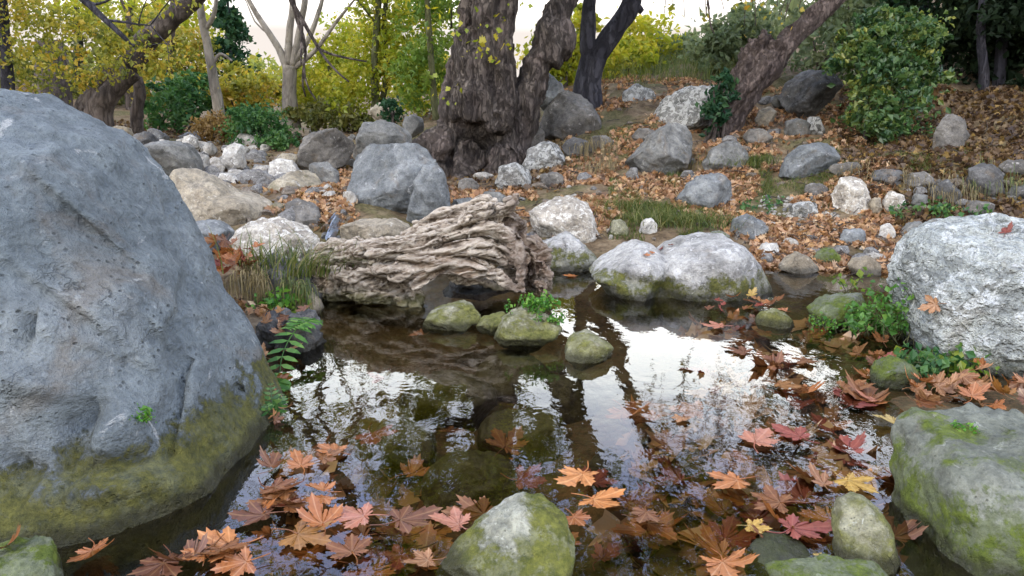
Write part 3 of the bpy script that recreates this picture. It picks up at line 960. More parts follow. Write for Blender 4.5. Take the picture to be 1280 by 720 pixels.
rock('l9a', 'boulder', 'grey boulder top showing behind the big blue grey boulder', [(444, 195), (447, 170), (456, 154), (480, 151), (500, 157), (513, 168), (512, 190), (480, 205)], 'gray', Y=5.75, T=.22, sub=5, facets=6)
rock('l9', 'boulder', 'big blue grey boulder with a white vein upstream of the driftwood', [(436, 264), (438, 222), (444, 192), (456, 180), (480, 181), (510, 178), (528, 182), (547, 197), (553, 230), (546, 268), (500, 270), (450, 268)], 'bluegray', Y=5.45, T=.28, sub=6, facets=7, amp=.06)
rock('l9b', 'rock', 'upright blue grey rock leaning on the right side of the big blue grey boulder', [(514, 268), (518, 226), (530, 207), (545, 204), (556, 215), (562, 240), (559, 268), (535, 271)], 'bluegray', Y=5.12, T=.12, sub=5, facets=5)
rock('l10', 'rock', 'flat tan grey rock lying behind the driftwood below the cascade', [(418, 302), (424, 283), (450, 277), (490, 275), (512, 285), (508, 304)], 'tan', Y=4.55, T=.2, sub=5, facets=6)
rock('l11', 'boulder', 'grey boulder behind the shoulder of the huge slate boulder', [(172, 200), (180, 184), (198, 177), (220, 177), (236, 185), (246, 200), (247, 214), (225, 222), (190, 218)], 'gray', Y=7.4, T=.3, sub=5, facets=6)
rock('l12', 'rock', 'small white rock at the far shoulder of the huge slate boulder', [(149, 186), (152, 174), (162, 171), (172, 176), (178, 190), (168, 196), (155, 195)], 'white', Y=7.0, T=.12, sub=4)
rock('l13', 'rock', 'dark grey rock behind the small white rock upstream', [(163, 180), (170, 167), (182, 164), (193, 170), (198, 181), (185, 187), (168, 186)], 'dark', Y=8.6, T=.18, sub=4)
rock('l14', 'rock', 'brown mossy rock under the leaning left trunk', [(134, 172), (138, 160), (150, 156), (160, 160), (164, 172), (152, 177), (138, 177)], 'tanmoss', Y=9.6, T=.18, sub=4)
rock('l15', 'rock', 'bleached white rock topping the heap of pale stones', [(278, 204), (281, 186), (291, 178), (302, 181), (307, 195), (304, 206), (290, 210)], 'white', Y=8., T=.12, sub=5)
rock('l16', 'rock', 'bleached white rock nearest the dry mound upstream', [(226, 180), (229, 171), (238, 168), (246, 173), (247, 183), (236, 187)], 'white', Y=9.6, T=.1, sub=4)
rock('l17', 'rock', 'flat pale stone leaning at the lower side of the stone heap', [(271, 226), (276, 216), (290, 217), (303, 226), (304, 234), (288, 236)], 'white', Y=6.9, T=.1, sub=4)
rock('l18', 'rock', 'tan stone between the tan slab boulder and the cascade', [(335, 262), (345, 252), (356, 256), (358, 270), (346, 275)], 'tanmoss', Y=5.15, T=.09, sub=4)
rock('l19', 'rock', 'low green grey rock behind the white and grey rock', [(340, 205), (352, 192), (372, 193), (382, 205), (375, 215), (350, 214)], 'tanmoss', Y=8.2, T=.16, sub=4)
# --- rocks under the big tree and on the leaf bank
rock('b6', 'boulder', 'grey boulder with pale top leaning on the big old trunk', [(676, 155), (688, 126), (705, 111), (727, 114), (746, 131), (750, 152), (741, 168), (710, 173), (688, 168)], 'brown', sub=5, facets=7)
rock('b6b', 'boulder', 'dark blue grey boulder behind the pale-topped boulder at the old trunk', [(660, 118), (664, 98), (685, 92), (702, 104), (706, 124), (690, 138)], 'bluegray', Y=8.3, T=.25, sub=5)
rock('b7', 'rock', 'brown rock wedged between the old trunk and the dry grass', [(648, 178), (656, 160), (672, 155), (682, 165), (680, 182), (662, 187)], 'brown', sub=5)
rock('b7b', 'rock', 'lumpy lichen spotted rock left of the hanging dry grass', [(655, 205), (660, 187), (680, 176), (700, 182), (706, 198), (695, 210), (668, 213)], 'lichen', sub=5, facets=6)
rock('b7c', 'rock', 'rounded tan rock at the foot of the old trunk', [(620, 200), (624, 184), (640, 178), (658, 188), (660, 202), (640, 207)], 'tan', sub=5)
rock('b7d', 'rock', 'speckled rock below the rounded tan rock under the trunk', [(620, 228), (624, 208), (645, 203), (662, 212), (667, 228), (648, 236), (630, 236)], 'lichen', sub=5, facets=6)
rock('b7e', 'rock', 'low grey rock at the lower edge of the trunk stones', [(597, 250), (606, 240), (624, 240), (636, 248), (630, 258), (606, 259)], 'gray', sub=4)
rock('b7f', 'rock', 'flat blue grey rock tucked behind the driftwood peak', [(560, 262), (565, 250), (590, 247), (602, 256), (598, 268), (572, 270)], 'bluegray', sub=4)
rock('b7g', 'rock', 'pale knobbly rock left of the roots of the old trunk', [(500, 160), (503, 147), (516, 142), (528, 148), (530, 162), (515, 167)], 'gray', Y=8.0, T=.15, sub=4)
rock('b7h', 'rock', 'mossy brown rock left of the small dark shrub', [(462, 142), (470, 128), (486, 128), (494, 142), (482, 152)], 'tanmoss', Y=9., T=.2, sub=4)
rock('l20', 'rock', 'pale brown rock with pink patches above the triangular waterline rock', [(648, 280), (660, 258), (682, 250), (716, 247), (736, 258), (746, 278), (748, 297), (730, 304), (690, 302), (655, 294)], 'cream', sub=5, facets=6, T=.22)
rock('b1', 'boulder', 'tall sloping grey slab in the middle of the leaf bank', [(781, 208), (800, 186), (819, 165), (834, 152), (850, 148), (866, 154), (869, 170), (862, 192), (846, 212), (820, 221), (795, 221), (783, 216)], 'gray', sub=5, facets=7, T=.26)
rock('b2', 'rock', 'grey rock with a dark underside above the pale rock on the leaf bank', [(879, 204), (890, 187), (905, 178), (921, 176), (935, 187), (939, 200), (925, 211), (905, 216), (885, 211)], 'gray', sub=5, facets=5)
rock('b3', 'rock', 'pale grey rock split by a crease below the dark-bottomed rock', [(846, 252), (860, 231), (875, 219), (900, 217), (915, 227), (918, 245), (900, 259), (868, 263)], 'bluegray', sub=5, facets=5)
rock('b4', 'boulder', 'lichen covered boulder at the top of the leaf bank left of the leaning trunk', [(818, 148), (830, 123), (860, 110), (890, 107), (908, 115), (907, 138), (880, 152), (845, 158)], 'lichen', sub=5, facets=6, Y=8.1, T=.4)
rock('b4b', 'rock', 'dim lichen rock on the bank crest left of the lichen boulder', [(776, 132), (780, 114), (796, 104), (815, 112), (822, 128), (805, 138)], 'lichen', Y=8.9, T=.2, sub=5)
rock('b5', 'rock', 'half buried purplish rock behind the tall sloping slab', [(788, 171), (798, 161), (815, 160), (827, 168), (818, 178), (796, 178)], 'brown', sub=4)
rock('b8', 'rock', 'smooth blue grey slab at the right of the leaf bank', [(973, 217), (985, 197), (1005, 182), (1025, 178), (1043, 184), (1046, 200), (1031, 216), (1000, 223)], 'bluegray', sub=5, facets=5)
rock('b9a', 'rock', 'tan stone at the right foot of the leaning trunk', [(944, 150), (950, 137), (962, 133), (972, 142), (970, 156), (952, 160)], 'tan', sub=4)
rock('b9b', 'rock', 'low brown stone below the foot of the leaning trunk', [(928, 172), (938, 161), (955, 161), (966, 172), (955, 181), (935, 181)], 'brown', sub=4)
rock('b9c', 'rock', 'grey stone above the smooth blue grey slab', [(980, 166), (985, 151), (1003, 147), (1013, 157), (1010, 170), (990, 173)], 'gray', sub=4)
rock('b9d', 'rock', 'light grey stone right above the smooth blue grey slab', [(1006, 160), (1012, 146), (1026, 146), (1034, 160), (1024, 170)], 'lichen', sub=4)
rock('b9e', 'rock', 'small pale stone beneath the leaning trunk near the crest', [(962, 128), (966, 119), (980, 119), (985, 130), (974, 137)], 'gray', sub=4)
rock('b10', 'boulder', 'dark layered boulder on the crest behind the leaning trunk', [(972, 132), (984, 106), (1010, 88), (1040, 88), (1052, 104), (1036, 126), (1000, 142)], 'dark', Y=8.3, T=.3, sub=5, facets=8)
rock('b11', 'rock', 'crumbly lichen white rock in the cut bank', [(1041, 244), (1054, 222), (1076, 219), (1089, 236), (1086, 260), (1062, 268), (1045, 260)], 'cream', sub=5, facets=5, amp=.12)
rock('b12', 'rock', 'pale pinkish rock right of the crumbly lichen rock', [(1103, 254), (1114, 237), (1129, 244), (1130, 260), (1114, 268)], 'cream', sub=4)
rock('b12b', 'rock', 'narrow round brown rock between the two pale cut-bank rocks', [(1086, 256), (1090, 246), (1100, 247), (1102, 262), (1092, 269)], 'tan', sub=4)
rock('b13', 'rock', 'small grey rock under hanging roots in the cut bank', [(1139, 255), (1145, 242), (1159, 244), (1161, 257), (1148, 262)], 'gray', sub=4)
rock('b14', 'rock', 'dark grey upright rock beneath the right bank top', [(1203, 238), (1213, 207), (1233, 202), (1249, 214), (1250, 240), (1226, 249)], 'dark', sub=5)
rock('b15', 'rock', 'dark slab above the white pitted boulder at the right edge', [(1262, 250), (1268, 234), (1300, 228), (1320, 245), (1300, 258)], 'dark', sub=4)
rock('b16', 'rock', 'bluish stone lying on the leaves below the cut bank', [(1049, 300), (1056, 288), (1075, 285), (1087, 295), (1080, 305), (1060, 306)], 'bluegray', sub=4)
rock('b17', 'rock', 'cream upright stone between two grey stones below the cut bank', [(1099, 298), (1102, 281), (1112, 278), (1119, 290), (1115, 302)], 'white', sub=4)
rock('b18', 'rock', 'grey stone just left of the white pitted boulder', [(1126, 293), (1136, 280), (1150, 276), (1160, 287), (1152, 297), (1134, 299)], 'gray', sub=4)
rock('b19', 'rock', 'pointed tan rock at the far water edge right of the two-lobed boulder', [(972, 335), (984, 322), (1000, 315), (1014, 325), (1023, 336), (1000, 342)], 'tan', sub=4, facets=5)
rock('b20', 'rock', 'flat brown rock at the water edge near the small sprig', [(1058, 337), (1068, 324), (1086, 320), (1102, 331), (1098, 342), (1075, 344)], 'tan', sub=4)
rock('b20b', 'rock', 'green tinted shore rock between the pointed and the flat shore rocks', [(1018, 325), (1024, 312), (1040, 310), (1052, 322), (1040, 332)], 'mossgray', sub=4)
rock('b21', 'rock', 'white flat stone behind the right end of the two-lobed boulder', [(947, 314), (954, 305), (972, 304), (977, 314), (966, 321), (952, 320)], 'white', sub=4)
rock('b22', 'rock', 'rough blue grey rock half sunk in leaves behind the two-lobed boulder', [(912, 292), (918, 274), (935, 268), (952, 276), (962, 290), (945, 298), (920, 298)], 'bluegray', sub=5, facets=5)
rock('b23', 'rock', 'pale green stone above the left lobe of the two-lobed boulder', [(758, 290), (764, 276), (777, 274), (786, 285), (782, 294), (766, 295)], 'moss', sub=4)
rock('b24', 'rock', 'round cream stone in the grass above the two-lobed boulder', [(799, 288), (803, 275), (815, 272), (822, 282), (818, 292), (806, 293)], 'white', sub=4)
rock('b25', 'rock', 'grey stone peeping over the top of the two-lobed boulder', [(884, 300), (890, 290), (902, 288), (914, 296), (912, 304), (892, 305)], 'mossgray', sub=4)
rock('b26', 'rock', 'purple grey rock on the dark slope right of the ivy bush', [(1168, 180), (1172, 150), (1186, 141), (1202, 147), (1207, 170), (1194, 187), (1176, 188)], 'brown', sub=5)
for i, (x_, y_, w_, h_, mk_, lab_) in enumerate([
        (1062, 212, 44, 20, 'brown', 'low brown ledge rock over the crumbly lichen rock'), (1112, 222, 46, 22, 'dark', 'dark ledge rock over the pale pinkish rock'),
        (1150, 226, 40, 24, 'brown', 'brown ledge rock above the small grey rock with hanging roots'), (1182, 240, 40, 36, 'dark', 'dark ledge rock left of the dark upright rock'),
        (1272, 212, 46, 26, 'brown', 'brown ledge rock at the right edge above the dark slab'), (1226, 262, 54, 22, 'brown', 'flat brown rock lying under the dark upright rock'),
        (1006, 262, 40, 20, 'lichen', 'speckled low rock in the gravel patch'), (1020, 238, 34, 18, 'brown', 'brown rock at the left end of the cut bank'),
        (720, 185, 40, 26, 'dark', 'dark rock behind the hanging dry grass'), (690, 225, 34, 20, 'brown', 'brown rock below the lumpy lichen rock'),
        (752, 178, 34, 20, 'brown', 'brown rock at the right of the hanging dry grass'), (585, 232, 30, 18, 'brown', 'dim brown rock at the hollow of the old trunk')]):
    rs_ = np.random.default_rng(700 + i)
    rock('ledge_%d' % i, 'rock', lab_, [(x_ + w_ / 2 * math.cos(a_) * rs_.uniform(.85, 1.12), y_ + h_ / 2 * math.sin(a_) * rs_.uniform(.85, 1.12)) for a_ in np.linspace(0, 2 * np.pi, 11)[:-1]], mk_, sub=4, facets=6, amp=.12)
# sunken rocks seen through the water
for i, (px, py, w, hgt, lab) in enumerate([(560, 500, 130, 60, 'large olive rock lying under water in the middle of the pool'), (650, 545, 120, 50, 'flat olive rock under water behind the wedge-shaped rock'),
                                           (505, 560, 100, 46, 'olive rock under water nearer the huge slate boulder'), (640, 470, 100, 34, 'long dark rock under water below the fern-topped stone'),
                                           (590, 610, 150, 50, 'broad olive rock under water left of the wedge-shaped rock'), (760, 600, 60, 30, 'small green stone under water beside the pair of orange leaves'), (700, 500, 100, 40, 'sunken olive rock right of the pool centre')]):
    c = on_z(px, py, -.17)
    ss = c[1] / F
    poly = []
    o_ = [(math.cos(a) * w / 2 * (1 + .15 * math.sin(3 * a + i)), math.sin(a)) for a in np.linspace(0, 2 * np.pi, 14)[:-1]]
    v, t = ico(5)
    hw = w * ss / 2
    P = rock_shape(v, hw, hw * .75, .11, lambda th, hw=hw: hw * .12 / np.sqrt((.12 * np.cos(th)) ** 2 + (hw * np.sin(th)) ** 2), 900 + i, 6, .09, 1.6, .8)
    m = mesh_from('sunken_rock', P, t, np.zeros((0, 4), int))
    m.polygons.foreach_set('use_smooth', np.ones(len(t), bool))
    m.materials.append(M['sunk'])
    o = link('sunken_rock', m, loc=(c[0], c[1], -.185))
    tag(o, lab, 'rock')


# --- small stones: a few shapes, copied
def stone_protos(mat, n, seed):
    out = []
    for i in range(n):
        v, t = ico(4)
        rs = np.random.default_rng(seed + i)
        a, b, c = 1, rs.uniform(.6, .95), rs.uniform(.5, .8)
        P = rock_shape(v, a, b, c, lambda th, a=a, c=c: a * c / np.sqrt((c * np.cos(th)) ** 2 + (a * np.sin(th)) ** 2), seed + i, 8, .14, 1.3, .82)
        m = mesh_from('small_stone', P, t, np.zeros((0, 4), int))
        m.polygons.foreach_set('use_smooth', np.ones(len(t), bool))
        m.materials.append(M[mat])
        out.append(m)
    return out


PROTO = {k: stone_protos(k, 4, 50 + 10 * i) for i, k in enumerate(['s_white', 's_gray', 's_brown'])} if False else None
M['s_white'] = rockmat('small_white_stone', (.2, .18, .15), (.37, .345, .3), (.58, .56, .51), 2.2, lichen=.2, bump=.5, fine=.5)
M['s_gray'] = rockmat('small_grey_stone', (.08, .078, .075), (.165, .16, .153), (.28, .275, .262), 2.2, lichen=.2, bump=.5, fine=.5)
M['s_brown'] = rockmat('small_brown_stone', (.075, .06, .046), (.155, .125, .096), (.26, .22, .17), 2.2, lichen=.2, bump=.5, fine=.5)
PROTO = {k: stone_protos(k, 4, 50 + 10 * i) for i, k in enumerate(['s_white', 's_gray', 's_brown'])}
TAKEN = []


def scatter(region, n, size, mats, name, label, cat, group, seed, sink=.42):
    """small stones over a patch of the ground given by its corner sight lines"""
    rs = np.random.default_rng(seed)
    x0, y0, x1, y1 = region
    first = {}
    done = 0
    for tries in range(n * 12):
        if done >= n:
            break
        px, py = rs.uniform(x0, x1), rs.uniform(y0, y1)
        p = hit(px, py, False)
        s = size * (0.5 + 1.3 * rs.random() ** 2)
        if any((p[0] - q[0]) ** 2 + (p[1] - q[1]) ** 2 < (.8 * (s + q[2])) ** 2 for q in TAKEN):
            continue
        TAKEN.append((p[0], p[1], s))
        mk = mats[rs.integers(len(mats))]
        me = PROTO[mk][rs.integers(4)]
        if me.name not in first:
            o = link(name, me)
            first[me.name] = o
        else:
            o = first[me.name].copy()
            COL.objects.link(o)
        o.location = (p[0], p[1], p[2] + s * (.5 - sink))
        o.rotation_euler = (rs.uniform(-.3, .3), rs.uniform(-.3, .3), rs.uniform(0, 6.28))
        o.scale = (s, s * rs.uniform(.75, 1.1), s * rs.uniform(.7, 1.1))
        tag(o, label, cat, group)
        done += 1


scatter((232, 172, 330, 236), 46, .17, ['s_white', 's_white', 's_gray'], 'stone', 'bleached stone in the pale stone heap upstream', 'stone', 'stones of the pale heap upstream', 1)
scatter((180, 176, 330, 196), 26, .2, ['s_white', 's_gray'], 'stone', 'small pale stone along the far dry stream bed', 'stone', 'stones of the far dry stream bed', 2)
scatter((330, 165, 440, 240), 18, .13, ['s_gray', 's_brown'], 'stone', 'small stone between the upstream boulders', 'stone', 'stones between the upstream boulders', 3)
scatter((385, 235, 440, 268), 22, .05, ['s_gray', 's_brown', 's_white'], 'pebble', 'pebble beside the leaf strip above the cascade', 'pebble', 'pebbles above the cascade', 4)
scatter((950, 246, 1045, 290), 130, .034, ['s_white', 's_white', 's_white', 's_gray'], 'pebble', 'pale pebble in the gravel patch on the right bank', 'pebble', 'pebbles of the gravel patch', 5)
scatter((940, 285, 1150, 335), 40, .045, ['s_white', 's_gray', 's_brown'], 'pebble', 'small stone in the leaves along the right shore', 'pebble', 'stones along the right shore', 6)
scatter((1080, 215, 1280, 262), 36, .06, ['s_brown', 's_gray'], 'stone', 'small stone sticking out of the cut bank', 'stone', 'stones in the cut bank', 7)
scatter((600, 200, 760, 250), 30, .06, ['s_brown', 's_gray', 's_white'], 'stone', 'small stone below the old tree on the bank', 'stone', 'stones below the old tree', 8)
scatter((300, 238, 440, 300), 40, .07, ['s_brown', 's_gray', 's_brown'], 'stone', 'small tan or grey stone between the tan boulder and the driftwood', 'stone', 'stones between the tan boulder and the driftwood', 14)
scatter((770, 110, 1050, 250), 34, .07, ['s_gray', 's_brown'], 'stone', 'small stone scattered in the leaves of the bank', 'stone', 'stones scattered on the leaf bank', 9)
scatter((555, 245, 690, 300), 16, .05, ['s_gray', 's_brown'], 'stone', 'small stone behind the driftwood', 'stone', 'stones behind the driftwood', 10)
scatter((700, 255, 950, 300), 20, .05, ['s_white', 's_brown'], 'stone', 'small stone at the grassy foot of the bank', 'stone', 'stones at the grassy foot of the bank', 12)


# ------------------------------------------------------------------ solid wood: tubes fused into one body
def fused(name, tubes, mat, voxel, disp, parent=None, extra=None, seg=14):
    mb = MB()
    for pts, rad in tubes:
        n = max(8, len(pts) * (5 if len(pts) < 8 else 2))
        S = spline(np.hstack([np.asarray(pts, float), np.asarray(rad, float)[:, None]]), n)
        tube(mb, S[:, :3], np.maximum(S[:, 3], .006), seg)
    m0 = mb.mesh(name, mat)
    o = bpy.data.objects.new(name, m0)
    COL.objects.link(o)
    md = o.modifiers.new('fuse', 'REMESH')
    md.mode = 'VOXEL'
    md.voxel_size = voxel
    md.use_smooth_shade = True
    dg = bpy.context.evaluated_depsgraph_get()
    m = bpy.data.meshes.new_from_object(o.evaluated_get(dg))
    bpy.data.objects.remove(o)
    n = len(m.vertices)
    co = np.empty(n * 3, np.float32)
    m.vertices.foreach_get('co', co)
    co = co.reshape(-1, 3).astype(float)
    nr = np.empty(n * 3, np.float32)
    m.vertices.foreach_get('normal', nr)
    nr = nr.reshape(-1, 3).astype(float)
    co = disp(co, nr)
    m.vertices.foreach_set('co', co.astype(np.float32).ravel())
    m.polygons.foreach_set('use_smooth', np.ones(len(m.polygons), bool))
    m.update()
    m.name = name
    m.materials.clear()
    m.materials.append(mat)
    return m, co


# driftwood stump
LY = 3.62
lc = at(520, 345, LY)


def lp(px, py, dy=0.):
    p = at(px, py, LY + dy)
    return p


logt = [
    ([lp(392, 330, .1), lp(425, 332, .06), lp(470, 335), lp(520, 318, .02), (lp(575, 297, .05)), lp(618, 275, .05), lp(632, 258, .05)], [.10, .125, .135, .125, .095, .07, .045]),
    ([lp(430, 352), lp(460, 362), lp(496, 362, -.03), lp(515, 376, -.05), lp(522, 392, -.06)], [.1, .09, .06, .055, .055]),
    ([lp(500, 305, .05), lp(540, 285, .08), lp(580, 270, .1), lp(622, 256, .1)], [.05, .055, .05, .05]),
    ([lp(510, 335, -.05), lp(560, 318, -.06), lp(605, 312, -.05), lp(640, 325, -.05), lp(655, 345, -.05)], [.07, .06, .055, .04, .02]),
    ([lp(505, 350, -.1), lp(545, 333, -.12), lp(590, 333, -.12), (lp(625, 346, -.12)), lp(648, 364, -.14)], [.05, .04, .033, .026, .012]),
    ([lp(618, 262, .05), lp(636, 285, .04), lp(645, 310, .03), lp(650, 335, .0)], [.05, .06, .05, .03]),
    ([lp(628, 290, .08), lp(655, 312, .08), lp(672, 330, .06), lp(676, 352, .06), lp(670, 368, .06)], [.07, .075, .06, .05, .02]),
    ([lp(655, 305, .05), lp(678, 316, .0), lp(686, 324, -.03)], [.04, .03, .012]),
    ([lp(665, 335, .0), lp(682, 340, -.05)], [.035, .012]),
    ([lp(600, 345, .12), lp(640, 350, .12), lp(670, 360, .1)], [.04, .05, .045]),
        ([lp(560, 300, -.02), lp(600, 285, -.03), lp(640, 300, -.05), lp(650, 320, -.06)], [.04, .035, .03, .012]),
    ([lp(395, 345, .1), (lp(420, 360, .1)), lp(450, 378, .05)], [.08, .09, .06]),
    ([lp(640, 300, -.06), lp(652, 326, -.1), lp(650, 352, -.12), lp(656, 366, -.12)], [.025, .024, .018, .008]),
    ([lp(626, 262, 0), lp(642, 252, -.02), lp(648, 244, -.03)], [.035, .02, .006]),
    ([lp(575, 290, -.02), lp(596, 268, -.02), lp(616, 256, -.02)], [.04, .035, .02]),
    ([lp(662, 320, -.02), lp(680, 334, -.06), lp(688, 350, -.08)], [.03, .02, .006]),
    ([lp(668, 350, -.02), lp(678, 362, -.05), lp(680, 374, -.06)], [.03, .02, .008]),
    ([lp(560, 345, -.02), lp(580, 350, .02), lp(606, 352, .04), lp(630, 362, .02)], [.02, .018, .016, .008]),
    ([lp(470, 345, -.11), lp(500, 340, -.13), lp(530, 326, -.12), lp(560, 322, -.1)], [.045, .04, .03, .02]),
    ([lp(440, 318, -.08), lp(480, 312, -.1), lp(530, 300, -.06), lp(560, 280, .0)], [.04, .045, .04, .03]),
]
ldir = (lp(620, 285) - lp(420, 340))
ldir /= np.linalg.norm(ldir)


_rs = np.random.default_rng(19)
strands = []
for ti, (pts, rad) in enumerate(logt):
    pts, rad = np.asarray(pts, float), np.asarray(rad, float)
    S = spline(np.hstack([pts, rad[:, None]]), 22)
    P_, r_ = S[:, :3], np.maximum(S[:, 3], .008)
    strands.append((P_[::3], r_[::3] * .7))
    ns = int(np.clip(r_.max() / .0085, 5, 15))
    tn = np.gradient(P_, axis=0)
    tn /= np.linalg.norm(tn, axis=1)[:, None]
    tw_ = _rs.uniform(-1.3, 1.3)
    for q in range(ns):
        a0 = q * 2 * np.pi / ns + _rs.normal() * .15
        w_ = _rs.uniform(.7, 1.35)
        out_ = _rs.uniform(.72, 1.02)
        ph_ = _rs.uniform(0, 6.28)
        c_ = []
        for i_ in range(22):
            b_ = np.cross(tn[i_], [0, 0, 1.])
            b_ /= np.linalg.norm(b_) + 1e-9
            d_ = np.cross(b_, tn[i_])
            an = a0 + tw_ * i_ / 21 + .26 * math.sin(i_ * .42 + ph_)
            c_.append(P_[i_] + (b_ * math.cos(an) + d_ * math.sin(an)) * r_[i_] * (out_ + .09 * math.sin(i_ * .8 + ph_ * 2)))
        i0, i1 = (_rs.integers(0, 6), 22 - _rs.integers(0, 5))
        rr_ = r_ * 2.0 / ns * 1.2 * w_ * (1 + .35 * np.sin(np.arange(22) * .7 + ph_))
        rr_[-3:] *= np.array([.9, .7, .45])
        strands.append((np.array(c_)[i0:i1][::2], np.maximum(rr_[i0:i1][::2], .006)))


def log_disp(co, nr):
    a = (co - lc) @ ldir
    perp = (co - lc) - a[:, None] * ldir
    wob = fbm(co * 4 + 2, 2) * .05
    q = perp * 24 + (a[:, None] * ldir) * 1.1 + wob[:, None] * 9
    g = ridged(q, 3, .55)
    kx = smooth(co[:, 0], lp(540, 330)[0], lp(430, 330)[0])   # left half: flaky burr
    d = .012 * (g - .75) + .005 * fbm(co * 11, 4, .65) + .022 * np.minimum(0, fbm(perp * 9 + (a[:, None] * ldir) * 1.2 + 7, 3, .55) + .12)
    d += kx * (.009 * (ridged(co * 12 + wob[:, None] * 20, 4, .6) - .8) + .022 * fbm(co * 7, 3))
    endm = smooth(co[:, 0], lp(640, 330)[0], lp(664, 330)[0])
    d += endm * .014 * fbm(co * 12, 3, .6)
    out = co + nr * d[:, None]
    w_ = out - np.array([0, 0, CAMH])
    zc = w_[:, 1] * cp - w_[:, 2] * sp
    qx, qy = 640 + F * w_[:, 0] / zc, 360 - F * (w_[:, 1] * sp + w_[:, 2] * cp) / zc
    for (dx, dy, rx, ry, rot, dep) in [(585, 326, 34, 4.5, .12, .07), (612, 300, 22, 4, .3, .06), (560, 306, 36, 4, -.2, .05), (628, 318, 14, 3.5, .7, .06), (540, 345, 20, 4, -.5, .06), (590, 282, 26, 3.5, -.25, .045),
                                       (500, 330, 34, 4, .1, .05), (470, 352, 26, 5, .35, .06), (440, 335, 16, 5, 0, .05), (650, 292, 5, 14, .1, .06), (661, 335, 4, 16, -.1, .07), (524, 372, 8, 5, 0, .03)]:
        ca, sa = math.cos(rot), math.sin(rot)
        a_ = ((qx - dx) * ca + (qy - dy) * sa) / rx
        b_ = (-(qx - dx) * sa + (qy - dy) * ca) / ry
        fg = np.exp(-(a_ ** 2 + b_ ** 2)) * smooth(nr[:, 1], .2, -.2)
        out[:, 1] += fg * dep
    return out - lc


lm, _ = fused('driftwood_stump', strands, M['wood'], .006, log_disp, seg=9)
lo = link('driftwood_stump', lm, loc=lc)
tag(lo, 'bleached gnarled driftwood stump with twisted roots lying across the pool edge', 'driftwood')
_lv = np.empty(len(lm.vertices) * 3, np.float32)
lm.vertices.foreach_get('co', _lv)

# ------------------------------------------------------------------ leaves for crowns
def leaf_cloud(mb, pos, size, rs, up=.4, aspect=.62, jitter=.35, rnd=None, lobed=False, droop=0.):
    pos = np.asarray(pos, float)
    n = len(pos)
    if n == 0:
        return
    nn = rs.normal(size=(n, 3))
    nn[:, 2] = nn[:, 2] * (1 - up) + up * 1.3
    nn /= np.linalg.norm(nn, axis=1)[:, None]
    a = rs.normal(size=(n, 3))
    a[:, 2] -= droop
    a -= nn * (a * nn).sum(1)[:, None]
    a /= np.linalg.norm(a, axis=1)[:, None] + 1e-9
    b = np.cross(nn, a)
    s = size * (1 + jitter * rs.normal(size=n)).clip(.4, 1.9)
    r = rs.random(n) if rnd is None else np.clip(rnd, 0, 1)
    S = s[:, None]
    if lobed:
        # five-pointed plane leaf, folded a little
        ang = np.array([-90, -62, -35, -10, 12, 38, 62, 78, 90, 102, 118, 142, 168, 190, 215, 242]) * np.pi / 180
        rad = np.array([.12, .34, .42, .66, .5, .58, .86, .6, 1., .6, .86, .58, .5, .66, .42, .34]) * .58
        ca, sa = np.cos(ang) * rad, np.sin(ang) * rad
        k = len(ang)
        V = np.empty((n, k + 1, 3))
        V[:, 0] = pos
        cup = (rs.random(n) - .4) * .5
        for i in range(k):
            V[:, i + 1] = pos + S * (a * sa[i] + b * ca[i] + nn * (cup * rad[i] ** 2 * 1.5)[:, None])
        base = np.arange(n)[:, None] * (k + 1)
        T = []
        for i in range(k):
            T.append(np.stack([base[:, 0], base[:, 0] + 1 + i, base[:, 0] + 1 + (i + 1) % k], 1))
        T = np.stack(T, 1).reshape(-1, 3)
        mb.add(V.reshape(-1, 3), T, rt=np.repeat(r, k))
    else:
        fold = nn * (S * .16)
        V = np.stack([pos - a * S * .5, pos + b * S * aspect * .5 + fold, pos + a * S * .5, pos - b * S * aspect * .5 + fold], 1)
        base = np.arange(n) * 4
        T = np.stack([np.stack([base, base + 1, base + 2], 1), np.stack([base, base + 2, base + 3], 1)], 1).reshape(-1, 3)
        mb.add(V.reshape(-1, 3), T, rt=np.repeat(r, 2))


def blob_points(blobs, n, rs, clumps=40, cs=.18, shell=.55, flat=1.0):
    """leaf positions gathered in clumps spread through ellipsoids (cx,cy,cz, rx,ry,rz)"""
    vol = np.array([b[3] * b[4] * b[5] for b in blobs]) ** .66
    vol /= vol.sum()
    out, cl = [], []
    for b, w in zip(blobs, vol):
        k = max(3, int(clumps * w))
        d = rs.normal(size=(k, 3))
        d /= np.linalg.norm(d, axis=1)[:, None]
        rr = shell + (1 - shell) * rs.random(k) ** .6
        cc = np.array(b[:3]) + d * rr[:, None] * np.array(b[3:6])
        m = max(4, int(n * w / k))
        sz = cs * (b[3] + b[4] + b[5]) / 3
        p = np.repeat(cc, m, 0) + rs.normal(size=(k * m, 3)) * sz * np.repeat(.5 + rs.random(k), m)[:, None] * np.array([1, 1, .75 * flat])
        out.append(p)
        cl.append(np.repeat(rs.random(k), m))
    return np.concatenate(out), np.concatenate(cl)


